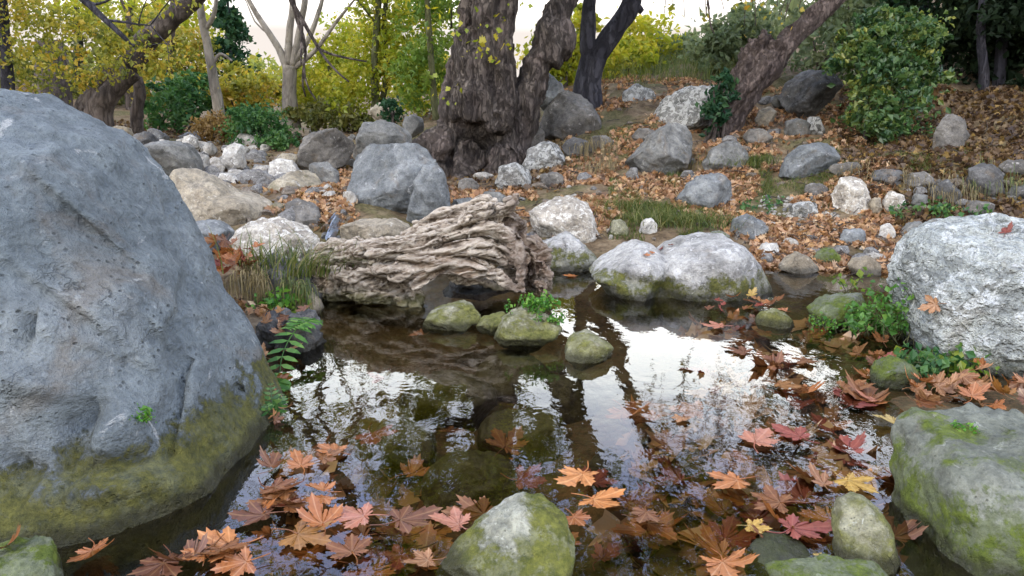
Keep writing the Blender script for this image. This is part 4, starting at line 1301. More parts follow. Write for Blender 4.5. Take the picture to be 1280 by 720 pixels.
def grow(mb, anchors, p, d, Ln, r, depth, rs, spread=.6, up=.12, rough=0., split=(2, 3), shrink=.7):
    n = 5
    pts = [p]
    q = np.array(p, float)
    dd = np.array(d, float)
    for i in range(n - 1):
        dd = dd + rs.normal(size=3) * .16 + np.array([0, 0, up * .5])
        dd /= np.linalg.norm(dd)
        q = q + dd * Ln / (n - 1)
        pts.append(q.copy())
    rad = np.linspace(r, r * .55, n)
    tube(mb, pts, rad, 7 if r > .03 else (5 if r > .012 else 4), rough)
    if depth == 0:
        for i in range(1, n):
            anchors.append(pts[i])
        return
    if depth <= 1:
        anchors.append(pts[-2])
    for c in range(rs.integers(split[0], split[1] + 1)):
        nd = dd + rs.normal(size=3) * spread
        nd[2] += up
        nd /= np.linalg.norm(nd)
        grow(mb, anchors, pts[-1] if c < 2 else pts[rs.integers(2, n)], nd, Ln * shrink * rs.uniform(.8, 1.15), r * .56, depth - 1, rs, spread, up, rough, split, shrink)


def tree(name, label, trunk_paths, trunk_mat, crown_mat, base, branches=(), blobs=(), nblob=0, leaf=.1, per=8, sig=.16, seed=1, up=.35, lobed=False, rough=.12, seg=12, group=None, cat='tree',
         clumps=40, cs=.2, shell=.5, trunk_name='trunk', droop=0., xtra=None, crown_name='crown', cut=0.):
    """a tree: trunk with limbs, branching twigs and a leaf crown"""
    rs = np.random.default_rng(seed)
    t = thing(name, label, cat, base, group)
    base = np.array(base, float)
    mb = MB()
    for pts, rad in trunk_paths:
        S = spline(np.hstack([np.asarray(pts, float) - base, np.asarray(rad, float)[:, None]]), len(pts) * 7)
        tube(mb, S[:, :3], np.maximum(S[:, 3], .004), seg, rough, seed)
    anchors = []
    for br in branches:
        p, d, Ln, r, depth = br[:5]
        kw = br[5] if len(br) > 5 else {}
        d = np.array(d, float)
        d /= np.linalg.norm(d)
        grow(mb, anchors, np.array(p, float) - base, d, Ln, r, depth, rs, **kw)
    if mb.n:
        link(trunk_name, mb.mesh(trunk_name, trunk_mat), t)
    lb = MB()
    if anchors:
        A = np.array(anchors)
        keep = rs.random(len(A)) > cut
        A = A[keep]
        pos = np.repeat(A, per, 0) + rs.normal(size=(len(A) * per, 3)) * sig
        cr = np.repeat(rs.random(len(A)), per) * .5 + rs.random(len(pos)) * .5
        leaf_cloud(lb, pos, leaf, rs, up, rnd=cr, lobed=lobed, droop=droop)
    if blobs:
        bl = [tuple(np.array(b[:3]) - base) + tuple(b[3:6]) for b in blobs]
        pos, cr = blob_points(bl, nblob, rs, clumps, cs, shell)
        leaf_cloud(lb, pos, leaf, rs, up, rnd=cr * .55 + rs.random(len(pos)) * .45, lobed=lobed, droop=droop)
    if lb.n:
        link(crown_name, lb.mesh(crown_name, crown_mat, False, rnd=True), t)
    return t


def blob(px, py, Y, wpx, hpx, dy):
    c = at(px, py, Y)
    s = Y / F
    return (c[0], c[1], c[2], wpx / 2 * s, dy, hpx / 2 * s)


# ------------------------------------------------------------------ the old plane tree
PY = 7.6


def pp(px, py, dy=0):
    return at(px, py, PY + dy)


pbase = pp(600, 215)
pl_t = [
    ([pp(585, 245), pp(592, 190), pp(602, 120), pp(612, 50), pp(615, -30), pp(606, -150), pp(590, -300)], [.52, .36, .275, .225, .22, .22, .2]),
    ([pp(630, 235, -.1), pp(638, 190, -.12), pp(656, 130, -.12), pp(677, 75, -.1), pp(697, 20, -.05), pp(724, -45), pp(760, -150, .2), pp(810, -280, .4)], [.19, .175, .155, .14, .13, .12, .11, .1]),
    ([pp(548, 235, -.15), pp(556, 190, -.15), pp(566, 130, -.15), pp(578, 60, -.1), pp(588, -20, -.1)], [.18, .14, .09, .07, .06]),
    ([pp(680, 80, -.15), pp(697, 48, -.1), pp(704, 30, -.05)], [.14, .17, .1]),
    ([pp(560, 185, -.3), pp(540, 180, -.3), pp(530, 200, -.35), pp(526, 235, -.4)], [.14, .14, .12, .1]),
    ([pp(590, 190, -.45), pp(578, 215, -.5), pp(574, 245, -.55)], [.14, .12, .12]),
    ([pp(625, 195, -.3), pp(626, 220, -.35), pp(622, 250, -.4)], [.13, .12, .09]),
    ([pp(645, 190, -.2), pp(652, 215, -.25), pp(650, 240, -.3)], [.12, .1, .08]),
    ([pp(598, 150, -.35), pp(600, 100, -.32), pp(606, 40, -.3), pp(610, -30, -.28)], [.13, .13, .12, .12]),
    ([pp(620, 160, -.3), pp(625, 110, -.28), pp(626, 50, -.25), pp(630, -30, -.2)], [.12, .13, .12, .12]),
    ([pp(576, 150, -.3), pp(582, 95, -.28), pp(584, 40, -.25)], [.1, .09, .09]),
    ([pp(530, 205, -.2), pp(540, 212, -.25), pp(560, 225, -.3)], [.1, .12, .1]),
]
cav = pp(592, 196, -.5)


def plane_disp(co, nr):
    q = co * np.array([5.5, 5.5, .8]) + (fbm(co * 1.6, 3) * .7)[:, None]
    g = ridged(q, 4, .5)
    burr = fbm(co * 2.6 + 4, 3, .5)
    low = smooth(co[:, 2], 2.2, .4)
    d = .05 * (g - .7) + .06 * burr * (.45 + low)
    out = co + nr * d[:, None]
    e = ((co - cav) / np.array([.2, .6, .2])) ** 2
    f = np.exp(-e.sum(1) * 1.2)
    out[:, 1] += f * .45
    return out - pbase


pm, _ = fused('trunk', pl_t, M['bark_old'], .026, plane_disp)
ptree = thing('plane_tree', 'massive old plane tree with a furrowed hollow trunk and a leaning second stem', 'tree', pbase)
link('trunk', pm, ptree)
rs = np.random.default_rng(5)
mb = MB()
anch = []
for p, d, L_, r_, dep in [(pp(590, -300), (-.3, -.3, 1), 1.5, .2, 4), (pp(590, -280), (.4, -.6, .7), 1.5, .16, 4), (pp(606, -150), (-.8, -.25, .6), 1.5, .14, 4),
                          (pp(810, -280, .4), (.6, -.4, .7), 1.2, .09, 4), (pp(612, -60), (-.5, .6, .6), 1.2, .1, 3), (pp(780, -200, .3), (.5, .1, .5), .9, .06, 3), (pp(600, -220), (.2, .6, .6), 1.3, .13, 3)]:
    d = np.array(d, float)
    grow(mb, anch, p - pbase, d / np.linalg.norm(d), L_, r_, dep, rs, .55, .05)
link('limb', mb.mesh('limb', M['bark_old']), ptree)
A = np.array(anch)
A = A[A[:, 2] + pbase[2] > 2.9]
pos = np.repeat(A, 9, 0) + rs.normal(size=(len(A) * 9, 3)) * .2
lb = MB()
leaf_cloud(lb, pos, .09, rs, .3, lobed=True)
# sprays of young leaves that spring from the trunk itself
_cr = blob_points([tuple(np.array(blob(*q)[:3]) - pbase) + blob(*q)[3:6] for q in [(520, -160, 7.8, 200, 220, .8), (640, -190, 7.2, 180, 220, .7), (560, -330, 7.4, 320, 200, 1.), (700, -330, 7.4, 200, 160, .8), (668, -60, 8.4, 60, 120, .4), (680, -150, 8.3, 90, 100, .5), (530, -60, 8.2, 90, 120, .5), (470, -120, 8.6, 120, 140, .5)]], 9500, rs, 230, .13, .3)
leaf_cloud(lb, _cr[0], .085, rs, .3, rnd=_cr[1] * .5 + .5 * rs.random(len(_cr[0])), lobed=True)
lob = [o for o in ptree.children if o.name.startswith('limb')][0]
for px, py in [(572, 40), (590, 60), (640, 55), (612, 72), (566, 110), (610, 62), (560, 12), (640, 12)]:
    p = pp(px, py, -.5)
    pos = p - pbase + rs.normal(size=(11, 3)) * np.array([.11, .1, .07])
    leaf_cloud(lb, pos, .06, rs, .5, lobed=True)
    tw = MB()
    tube(tw, spline([p - pbase + np.array([0, .35, -.12]), p - pbase + np.array([.02, .15, .0]), p - pbase], 6), np.linspace(.01, .004, 6), 5)
    link('twig', tw.mesh('twig', M['bark_old']), lob)
link('crown', lb.mesh('crown', M['lf_yellow'], False, rnd=True), ptree)

# forked dark tree
FY = 9.


def fp(px, py, dy=0):
    return at(px, py, FY + dy)


fb = fp(733, 128)
tree('forked_tree', 'dark forked tree standing on the bank crest right of the old plane tree', [
    ([fp(733, 140), fp(736, 100), fp(742, 72)], [.2, .16, .15]),
    ([fp(740, 82), fp(735, 55), fp(736, 20), fp(739, -30), fp(735, -120), fp(742, -260)], [.1, .1, .085, .07, .06, .04]),
    ([fp(743, 80), fp(754, 58), fp(772, 32), fp(788, 8), fp(800, -40), fp(840, -130), fp(900, -210), fp(980, -240)], [.12, .125, .115, .115, .1, .09, .07, .04]),
    ([fp(788, 12), fp(797, 10), fp(803, 15)], [.06, .05, .03]),
], M['bark_dark'], M['lf_yellow'], fb,
    [(fp(742, -250), (-.2, -.2, 1), 1.0, .05, 3), (fp(840, -130), (.1, -.2, 1), 1.1, .05, 3), (fp(900, -210), (.4, -.4, .7), 1.2, .05, 4), (fp(980, -240), (.8, -.3, .3), 1.0, .035, 3), (fp(738, -100), (-.7, .1, .6), .9, .04, 3), (fp(736, -40), (-.6, -.3, .4), .6, .025, 2)],
    [blob(800, -330, 9, 260, 200, .9), blob(930, -300, 8.6, 220, 180, .8), blob(760, -240, 9.4, 90, 110, .5)], 1700, leaf=.1, per=3, sig=.14, seed=21, lobed=True, rough=.14, clumps=90, cs=.13, shell=.2)

# leaning brown trunk with ivy
NY = 7.7


def np_(px, py, dy=0):
    return at(px, py, NY + dy)


nb = np_(900, 172)
lt = [
    ([np_(893, 182), np_(908, 155), np_(935, 115), np_(968, 72), np_(1000, 38), np_(1035, 5), np_(1080, -50), np_(1140, -130), np_(1190, -240)], [.14, .135, .13, .115, .1, .1, .095, .09, .08]),
    ([np_(922, 118, .1), np_(938, 84, .15), np_(952, 58, .15), np_(960, 45, .15)], [.12, .15, .1, .05]),
    ([np_(905, 150, -.1), np_(930, 112, -.16), np_(960, 76, -.14)], [.07, .07, .05]),
]


def lean_disp(co, nr):
    ax = np_(1035, 5) - np_(908, 155)
    ax /= np.linalg.norm(ax)
    a = (co - nb) @ ax
    pr = (co - nb) - a[:, None] * ax
    g = ridged(pr * 11 + a[:, None] * ax * 2 + 4, 3, .5)
    dead = np.exp(-((co - np_(945, 60, .15)) ** 2).sum(1) / .06)
    d = .03 * (g - .7) + .03 * fbm(co * 5, 3) + dead * .07 * fbm(co * 14, 3, .7)
    return co + nr * d[:, None] - nb


leanm, _ = fused('trunk', lt, M['bark_lean'], .02, lean_disp)
nt_ = tree('leaning_tree', 'brown trunk leaning steeply to the right across the bank', [], M['bark_lean'], M['lf_yellow'], nb,
           [(np_(1190, -240), (.3, -.3, 1), 1.1, .07, 4), (np_(1140, -130), (-.2, -.6, .9), 1.1, .05, 4), (np_(1080, -50), (-.4, -.2, .9), .9, .035, 3), (np_(1140, -130), (.8, -.2, .3), .9, .04, 3),
            (np_(1100, -80), (-.9, -.3, .45), .8, .03, 3), (np_(1150, -150), (-.9, .1, .7), 1.0, .04, 3)],
           [blob(1120, -260, 7.6, 260, 240, .8), blob(1010, -330, 7.4, 200, 180, .8)], 1500, leaf=.09, per=3, sig=.13, seed=33, lobed=True, trunk_name='limb', clumps=90, cs=.13, shell=.2)
link('trunk', leanm, nt_)
# twigs and last leaves hanging into the sky above the bank: belong to an overhanging branch of the leaning tree
rs = np.random.default_rng(77)
hb, hl = MB(), MB()
for k in range(64):
    px, py = rs.uniform(815, 1030), rs.uniform(-60, 34) - (12 if rs.random() < .5 else 0)
    p = np_(px, py, -.2 + rs.normal() * .4) - nb
    q = p + np.array([rs.normal() * .1, rs.normal() * .1, .5 + rs.random() * .5])
    tube(hb, spline([q, (p + q) / 2 + rs.normal(size=3) * .05, p], 6), np.linspace(.006, .003, 6), 4)
    m_ = rs.integers(2, 5)
    leaf_cloud(hl, p + rs.normal(size=(m_, 3)) * np.array([.05, .05, .06]), .06, rs, .2, lobed=True)
S = spline([np_(880, -80) - nb, np_(884, -10) - nb, np_(888, 30) - nb, np_(893, 42) - nb], 14)
tube(hb, S, np.linspace(.012, .006, 14), 5)
S = spline([np_(1140, -130) - nb, np_(1040, -130, -.2) - nb, np_(940, -120, -.2) - nb, np_(840, -100, -.2) - nb], 20)
tube(hb, S, np.linspace(.05, .012, 20), 6, .1)
link('hanging_twig', hb.mesh('hanging_twig', M['bark_lean']), nt_)
link('foliage', hl.mesh('foliage', M['lf_gold'], False, rnd=True), nt_)


def bush(name, label, blobs, n, mat, leaf, seed, stems=5, stem_mat='bark_mid', up=.35, lobed=False, clumps=60, cs=.2, shell=.45, cat='bush', group=None, droop=0.):
    """shrub: stems from the base into the leaf mass"""
    b0 = blobs[0]
    x, y = b0[0], b0[1]
    base = np.array([x, y, h1(x, y)])
    rs = np.random.default_rng(seed)
    t = thing(name, label, cat, base, group)
    mb = MB()
    for i in range(stems):
        b = blobs[rs.integers(len(blobs))]
        tgt = np.array(b[:3]) + rs.normal(size=3) * np.array(b[3:6]) * .4
        s0 = base + np.array([rs.normal() * .1, rs.normal() * .1, -.1])
        tube(mb, spline([s0 - base, (s0 + tgt) / 2 - base + rs.normal(size=3) * .08, tgt - base], 8), np.linspace(.025, .008, 8), 5)
    link('stem', mb.mesh('stem', M[stem_mat]), t)
    lb = MB()
    blobs = list(blobs)
    for b in blobs[:]:             # straggling shoots beyond the main mass
        for q_ in range(3):
            dv_ = rs.normal(size=3)
            dv_ /= np.linalg.norm(dv_)
            dv_[2] = abs(dv_[2])
            s_ = rs.uniform(.16, .34)
            blobs.append((b[0] + dv_[0] * b[3] * 1.05, b[1] + dv_[1] * b[4], b[2] + dv_[2] * b[5] * 1.05, b[3] * s_, b[4] * s_, b[5] * s_))
    pos, cr = blob_points([tuple(np.array(b[:3]) - base) + tuple(b[3:6]) for b in blobs], n, rs, clumps, cs, shell)
    leaf_cloud(lb, pos, leaf, rs, up, rnd=cr * .6 + rs.random(len(pos)) * .4, lobed=lobed, droop=droop)
    link('foliage', lb.mesh('foliage', M[mat], False, rnd=True), t)
    return t


bush('ivy_plant', 'dark green ivy climbing the foot of the leaning trunk', [blob(893, 138, 7.5, 26, 60, .15), blob(905, 112, 7.55, 24, 40, .15)], 900, 'lf_dark', .06, 41, 4, cat='ivy', clumps=26)
bush('ivy_bush', 'tall mound of glossy green ivy and yellowing leaves on the right slope', [blob(1105, 120, 7.3, 80, 130, .45), blob(1085, 75, 7.4, 80, 80, .4), blob(1135, 70, 7.5, 80, 80, .4), blob(1155, 95, 7.4, 46, 50, .3), blob(1120, 38, 7.8, 90, 50, .4), blob(1105, 160, 7.0, 44, 44, .2)],
     9000, 'lf_ivy', .06, 42, 9, cat='bush', clumps=170, cs=.17)
bush('shrub', 'grey green shrub behind the dark layered boulder on the crest', [blob(1030, 55, 9.4, 80, 90, .5), blob(1060, 30, 9.6, 60, 60, .5)], 2200, 'lf_mist', .08, 43, 6, clumps=70)
# crest shrubs, middle background
bush('shrub', 'bright yellow-green shrub on the crest just right of the forked tree', [blob(778, 85, 12, 70, 60, .7), blob(800, 60, 13, 80, 70, .7)], 3200, 'lf_yellow', .1, 44, 6, clumps=80)
bush('shrub', 'pale green shrub low against the sky above the middle of the bank', [blob(832, 80, 13, 90, 60, .8), blob(868, 74, 13, 60, 50, .7)], 2600, 'lf_mist', .11, 45, 6, clumps=70)
bush('shrub', 'tall feathery grey green shrub left of the leaning trunk', [blob(915, 60, 10.5, 60, 80, .6), blob(892, 72, 10.5, 50, 60, .5), blob(938, 40, 10.8, 50, 60, .5)], 3600, 'lf_mist', .085, 46, 9, clumps=90)
bush('shrub', 'yellow-green shrub behind the fork between old tree and forked tree', [blob(700, 70, 11, 70, 70, .7), blob(716, 40, 11.5, 50, 60, .6)], 3000, 'lf_yellow', .1, 47, 6, clumps=70)
bush('shrub', 'small dark green shrub left of the old tree roots', [blob(489, 138, 8.6, 22, 28, .14)], 500, 'lf_dark', .05, 48, 3, clumps=20)
bush('bush', 'dense dark green bush under the pale many-stemmed tree', [blob(325, 163, 10.5, 66, 52, .5), blob(352, 180, 10.2, 44, 34, .4), blob(310, 150, 10.8, 40, 34, .4)], 5600, 'lf_bush', .05, 49, 7, clumps=110)
bush('bush', 'green bush left of the dry mound upstream', [blob(215, 135, 13, 60, 60, .6), blob(240, 120, 13.5, 50, 50, .6)], 2400, 'lf_bush', .09, 50, 6, clumps=70)
bush('bush', 'rusty dry mound of foliage at the foot of the slender pale tree', [blob(272, 162, 10.8, 46, 36, .4)], 1900, 'lf_dry', .055, 51, 5, clumps=60, cat='dry bush')
bush('bush', 'low olive bush below the yellow-green trees', [blob(395, 145, 12, 60, 30, .5), blob(440, 148, 11.5, 50, 24, .5)], 1800, 'lf_olive', .08, 52, 5, clumps=50)
bush('bush', 'orange tinted bush between the two pale trees', [blob(312, 118, 14, 70, 60, .7)], 2200, 'lf_gold', .1, 53, 6, clumps=60)

# dark trees at right
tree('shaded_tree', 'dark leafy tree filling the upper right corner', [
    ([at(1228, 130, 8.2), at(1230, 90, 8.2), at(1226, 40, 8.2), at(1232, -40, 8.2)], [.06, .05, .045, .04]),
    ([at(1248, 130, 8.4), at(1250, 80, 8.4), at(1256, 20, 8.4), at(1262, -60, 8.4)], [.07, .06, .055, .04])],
    M['bark_dark'], M['lf_shade'], at(1240, 128, 8.3), blobs=[blob(1235, 20, 8.6, 120, 110, .8), blob(1290, 60, 8.3, 130, 170, .9), blob(1330, -60, 8.5, 260, 240, 1.), blob(1200, -60, 8.9, 140, 110, .8), blob(1225, 85, 9.2, 110, 90, .6), blob(1280, 110, 8.8, 90, 60, .5)],
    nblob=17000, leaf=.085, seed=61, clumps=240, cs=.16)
tree('shaded_tree', 'tall blue green tree behind the ivy bush with sky showing through', [
    ([at(1150, 110, 10), at(1152, 40, 10), at(1160, -60, 10)], [.08, .07, .05])],
    M['bark_dark'], M['lf_dark'], at(1150, 112, 10), blobs=[blob(1160, 15, 10.5, 150, 90, .9), blob(1200, -80, 10.5, 200, 150, 1.), blob(1060, -150, 11, 100, 100, 1.)], nblob=3600, leaf=.11, seed=62, clumps=110, cs=.15)

# ------------------------------------------------------------------ left wood
tree('leaning_tree', 'double-stemmed dark trunk leaning right at the far left of the stream', [
    ([at(98, 158, 10.5), at(110, 132, 10.5), at(135, 100, 10.5), at(165, 78, 10.5), at(183, 52, 10.5), at(212, 25, 10.5), at(245, -3, 10.5), at(280, -50, 10.3), at(330, -150, 10)], [.14, .15, .15, .16, .15, .13, .12, .1, .08]),
    ([at(122, 165, 10.3), at(125, 138, 10.3), at(142, 112, 10.35), at(166, 88, 10.4)], [.2, .17, .14, .12])],
    M['bark_mid'], M['lf_yellow'], at(110, 158, 10.5), [(at(330, -150, 10), (.5, -.4, .8), 1.2, .07, 4), (at(280, -50, 10.3), (-.4, -.3, .9), 1.1, .05, 4), (at(245, -3, 10.5), (.6, -.2, .5), .9, .04, 3)], leaf=.1, per=4, sig=.14, seed=71, lobed=True, rough=.2)
tree('slender_tree', 'slender pale tree rising from the dry mound', [
    ([at(276, 150, 11), at(268, 105, 11), at(260, 60, 11), at(252, 20, 11), at(244, -40, 11), at(240, -150, 11)], [.085, .075, .06, .055, .05, .03]),
    ([at(263, 85, 11), at(275, 68, 11), at(290, 76, 11)], [.03, .025, .015]), ([at(255, 40, 11), at(268, 15, 11), at(272, -30, 11)], [.04, .03, .02])],
    M['bark_pale'], M['lf_yellow'], at(276, 148, 11), [(at(240, -140, 11), (0, -.2, 1), 1., .03, 3), (at(250, 0, 11), (-.6, 0, .8), .7, .02, 2), (at(272, -30, 11), (.3, -.2, 1), .8, .02, 3)], leaf=.09, per=3, sig=.14, seed=72, rough=.1)
tree('pale_tree', 'pale many-stemmed bare tree spreading over the dark green bush', [
    ([at(365, 160, 12), at(362, 120, 12), at(362, 82, 12)], [.15, .115, .11]),
    ([at(360, 86, 12), at(348, 60, 12), at(332, 35, 12), at(312, 2, 12), at(295, -40, 12)], [.07, .055, .045, .035, .022]),
    ([at(360, 80, 12), at(362, 40, 12), at(366, -5, 12), at(362, -120, 12)], [.065, .055, .045, .03]),
    ([at(366, 82, 12), at(374, 40, 12), at(382, -5, 12), at(395, -120, 12)], [.065, .05, .045, .03]),
    ([at(368, 78, 12), at(386, 48, 12), at(400, 10, 12), at(412, -40, 12)], [.05, .04, .032, .02]),
    ([at(368, 85, 12), at(395, 62, 12), at(420, 28, 12), at(446, -4, 12)], [.045, .035, .026, .015])],
    M['bark_pale'], M['lf_yellow'], at(365, 150, 12), [(at(295, -40, 12), (-.4, -.1, 1), .9, .025, 3), (at(362, -100, 12), (0, -.3, 1), 1.1, .035, 3), (at(395, -110, 12), (.3, -.3, 1), 1.1, .035, 3), (at(412, -40, 12), (.3, -.1, 1), 1., .025, 3), (at(340, 45, 12), (-.8, 0, .5), .7, .015, 2)],
    leaf=.09, per=1, sig=.15, seed=73, rough=.1, cut=.4)
tree('yellow_tree', 'thin-stemmed yellow-green tree between the pale tree and the old plane', [
    ([at(470, 140, 11.5), at(468, 80, 11.5), at(472, 20, 11.5), at(478, -60, 11.5)], [.07, .055, .05, .03]), ([at(474, 140, 11.6), at(484, 90, 11.6), at(480, 30, 11.6), at(490, -60, 11.6)], [.05, .045, .04, .02])],
    M['bark_green'], M['lf_yellow'], at(470, 140, 11.5), [(at(470, 30, 11.5), (-.6, 0, .6), .7, .02, 2), (at(478, -40, 11.5), (.2, -.2, 1), .9, .025, 3)],
    [blob(478, 30, 11.8, 60, 130, .6), blob(510, 60, 11.8, 80, 110, .7), blob(445, 100, 11.6, 70, 70, .6), blob(520, 110, 11.4, 60, 60, .5)], 7500, leaf=.07, per=4, sig=.15, seed=74, clumps=170, cs=.17)
tree('yellow_tree', 'glowing yellow low tree right of the pale many-stemmed tree', [
    ([at(412, 145, 12.5), at(415, 110, 12.5), at(410, 80, 12.5)], [.05, .04, .02])],
    M['bark_green'], M['lf_yellow'], at(412, 146, 12.5), [], [blob(408, 100, 12.8, 90, 90, .7), blob(440, 60, 13.5, 90, 70, .7), blob(385, 115, 13, 50, 50, .5)], 5800, leaf=.075, seed=75, clumps=140, cs=.17)
tree('yellow_tree', 'green and yellow tree close behind the left side of the old plane', [
    ([at(545, 150, 10.5), at(540, 90, 10.5), at(535, 20, 10.5), at(530, -60, 10.5)], [.05, .045, .04, .02])],
    M['bark_green'], M['lf_green'], at(545, 152, 10.5), [], [blob(535, 40, 11, 70, 110, .6), blob(525, 95, 10.8, 70, 80, .5), blob(560, -20, 11, 90, 80, .6)], 4500, leaf=.065, seed=76, clumps=120, cs=.17)
tree('dark_conifer', 'narrow dark green tree behind the slender pale tree', [
    ([at(285, 140, 16), at(285, 60, 16), at(285, 0, 16)], [.1, .07, .02])],
    M['bark_dark'], M['lf_dark'], at(285, 140, 16), [], [blob(285, 100, 16, 56, 80, .6), blob(286, 50, 16, 40, 60, .5), blob(284, 15, 16, 24, 50, .4)], 3000, leaf=.11, seed=77, clumps=80, cs=.18)
tree('old_stump', 'thick short broken trunk among the golden leaves at far left', [
    ([at(66, 150, 13), at(66, 110, 13), at(64, 80, 13), at(60, 50, 13)], [.36, .27, .25, .2])],
    M['bark_mid'], M['lf_gold'], at(66, 148, 13), [], (), 0, seed=78, rough=.2, cat='trunk')
tree('thin_tree', 'short dark trunk right of the double-stemmed leaning tree', [
    ([at(172, 172, 11.5), at(171, 140, 11.5), at(174, 112, 11.5), at(168, 80, 11.5), at(160, 20, 11.5)], [.11, .09, .085, .06, .04])],
    M['bark_mid'], M['lf_gold'], at(172, 168, 11.5), [], [blob(165, 60, 11.8, 70, 60, .5)], 1200, leaf=.09, seed=79, rough=.2, clumps=40)
tree('golden_tree', 'golden leaved tree whose boughs hang over the far left corner', [
    ([at(14, 160, 10), at(8, 80, 10), at(2, 0, 10), at(-5, -120, 10)], [.1, .075, .07, .06]),
    ([at(0, -60, 9.8), at(60, -40, 9.6), at(105, 0, 9.5), at(150, 42, 9.4), at(168, 58, 9.4)], [.07, .06, .045, .03, .015])],
    M['bark_dark'], M['lf_gold'], at(14, 160, 10), [(at(105, 0, 9.5), (.5, 0, -.2), .6, .02, 2), (at(130, 25, 9.5), (.8, 0, .1), .6, .02, 2)],
    [blob(30, 70, 10.2, 110, 130, .6), blob(100, 60, 9.8, 100, 90, .5), blob(60, 10, 10, 140, 60, .6), blob(160, 70, 9.8, 70, 50, .4), blob(-60, 30, 10, 120, 200, .8)], 7600, leaf=.06, per=8, seed=80, clumps=210, cs=.16, droop=.8)
tree('golden_tree', 'orange and yellow tree behind the double-stemmed leaning trunk', [
    ([at(215, 150, 14.5), at(212, 90, 14.5), at(216, 20, 14.5), at(220, -60, 14.5)], [.09, .07, .06, .03])],
    M['bark_mid'], M['lf_gold'], at(215, 150, 14.5), [], [blob(205, 90, 14.5, 100, 60, .7), blob(235, 70, 15, 90, 60, .7), blob(190, 45, 14.8, 60, 60, .6)], 5200, leaf=.08, seed=81, clumps=130, cs=.16)
tree('yellow_tree', 'tall loose yellow tree with sky between its leaves at upper left', [
    ([at(165, 150, 16.5), at(160, 60, 16.5), at(165, -20, 16.5), at(160, -140, 16.5)], [.12, .1, .08, .04])],
    M['bark_mid'], M['lf_yellow'], at(165, 150, 16.5), [(at(160, 20, 16.5), (-.6, 0, .7), 1.3, .04, 3), (at(163, -10, 16.5), (.6, 0, .7), 1.3, .04, 3), (at(160, -120, 16.5), (0, -.3, 1), 1.5, .04, 3)],
    [blob(225, 40, 17, 120, 60, 1.), blob(150, 20, 17, 130, 70, 1.)], 2600, leaf=.12, per=4, sig=.25, seed=82, clumps=90, cs=.17)
tree('olive_tree', 'olive green tree deep in the wood at far left', [
    ([at(95, 150, 17), at(98, 60, 17), at(95, 0, 17)], [.14, .1, .05])],
    M['bark_dark'], M['lf_olive'], at(95, 150, 17), [], [blob(95, 95, 17, 170, 90, 1.), blob(30, 110, 17, 130, 80, 1.), blob(150, 120, 17, 120, 60, 1.)], 4200, leaf=.12, seed=83, clumps=110, cs=.16)

# far wood beyond: one mass
rs = np.random.default_rng(90)
fw = MB()
bl = []
for px in range(-1500, 760, 46):
    Y = 22 + rs.random() * 6
    top = 60 + 25 * math.sin(px * .031) + rs.random() * 30
    for py in (150, 118, 90):
        if py > top - 10:
            bl.append(blob(px + rs.normal() * 10, py, Y, 90, 52, 1.4))
pos, cr = blob_points(bl, 52000, rs, 1150, .2, .3)
leaf_cloud(fw, pos, .19, rs, .3, rnd=cr * .6 + .4 * rs.random(len(pos)))
tag(link('far_wood', fw.mesh('far_wood', M['lf_far'], False, rnd=True)), 'far yellow-green wood closing the valley behind the trees', 'wood', kind='stuff')
fw = MB()
bl = []
bl2 = []
for px in range(690, 1000, 40):
    Y = 18 + rs.random() * 4
    bl.append(blob(px + rs.normal() * 10, 92 - rs.random() * 8, Y, 90, 44, 1.2))
for px in range(1000, 1700, 50):
    for py in (100, 60, 20, -20):
        b_ = blob(px + rs.normal() * 10, py, 15 + rs.random() * 4, 100, 60, 1.2)
        (bl if px < 1120 else bl2).append(b_)  # right part goes to the mass with shade in its leaf colour
pos, cr = blob_points(bl2, 12000, rs, 240, .2, .3)
fd = MB()
leaf_cloud(fd, pos, .17, rs, .3, rnd=cr * .6 + .4 * rs.random(len(pos)))
tag(link('far_wood', fd.mesh('far_wood', M['lf_shade'], False, rnd=True)), 'dark wood behind the shaded trees at upper right', 'wood', kind='stuff')
pos, cr = blob_points(bl, 10000, rs, 220, .2, .3)
leaf_cloud(fw, pos, .17, rs, .3, rnd=cr * .6 + .4 * rs.random(len(pos)))
tag(link('far_wood', fw.mesh('far_wood', M['lf_mist'], False, rnd=True)), 'far grey green thicket beyond the crest of the leaf bank', 'wood', kind='stuff')

# ------------------------------------------------------------------ litter, grass
def ground_pts(n, regions, rs, minz=-.02):
    """random spots on the ground inside sight-line quads, spread evenly over the ground"""
    out = []
    for (x0, y0, x1, y1), w in regions:
        a = [hit(x0, y1, False), hit(x1, y1, False), hit(x1, y0, False), hit(x0, y0, False)]
        m = int(n * w)
        u, v = rs.random(m), rs.random(m)
        p = (a[0][None] * ((1 - u) * (1 - v))[:, None] + a[1][None] * (u * (1 - v))[:, None] + a[2][None] * (u * v)[:, None] + a[3][None] * ((1 - u) * v)[:, None])
        out.append(p)
    p = np.concatenate(out)
    p[:, 2] = height(p[:, 0], p[:, 1])
    p = p[p[:, 2] > minz]
    return p


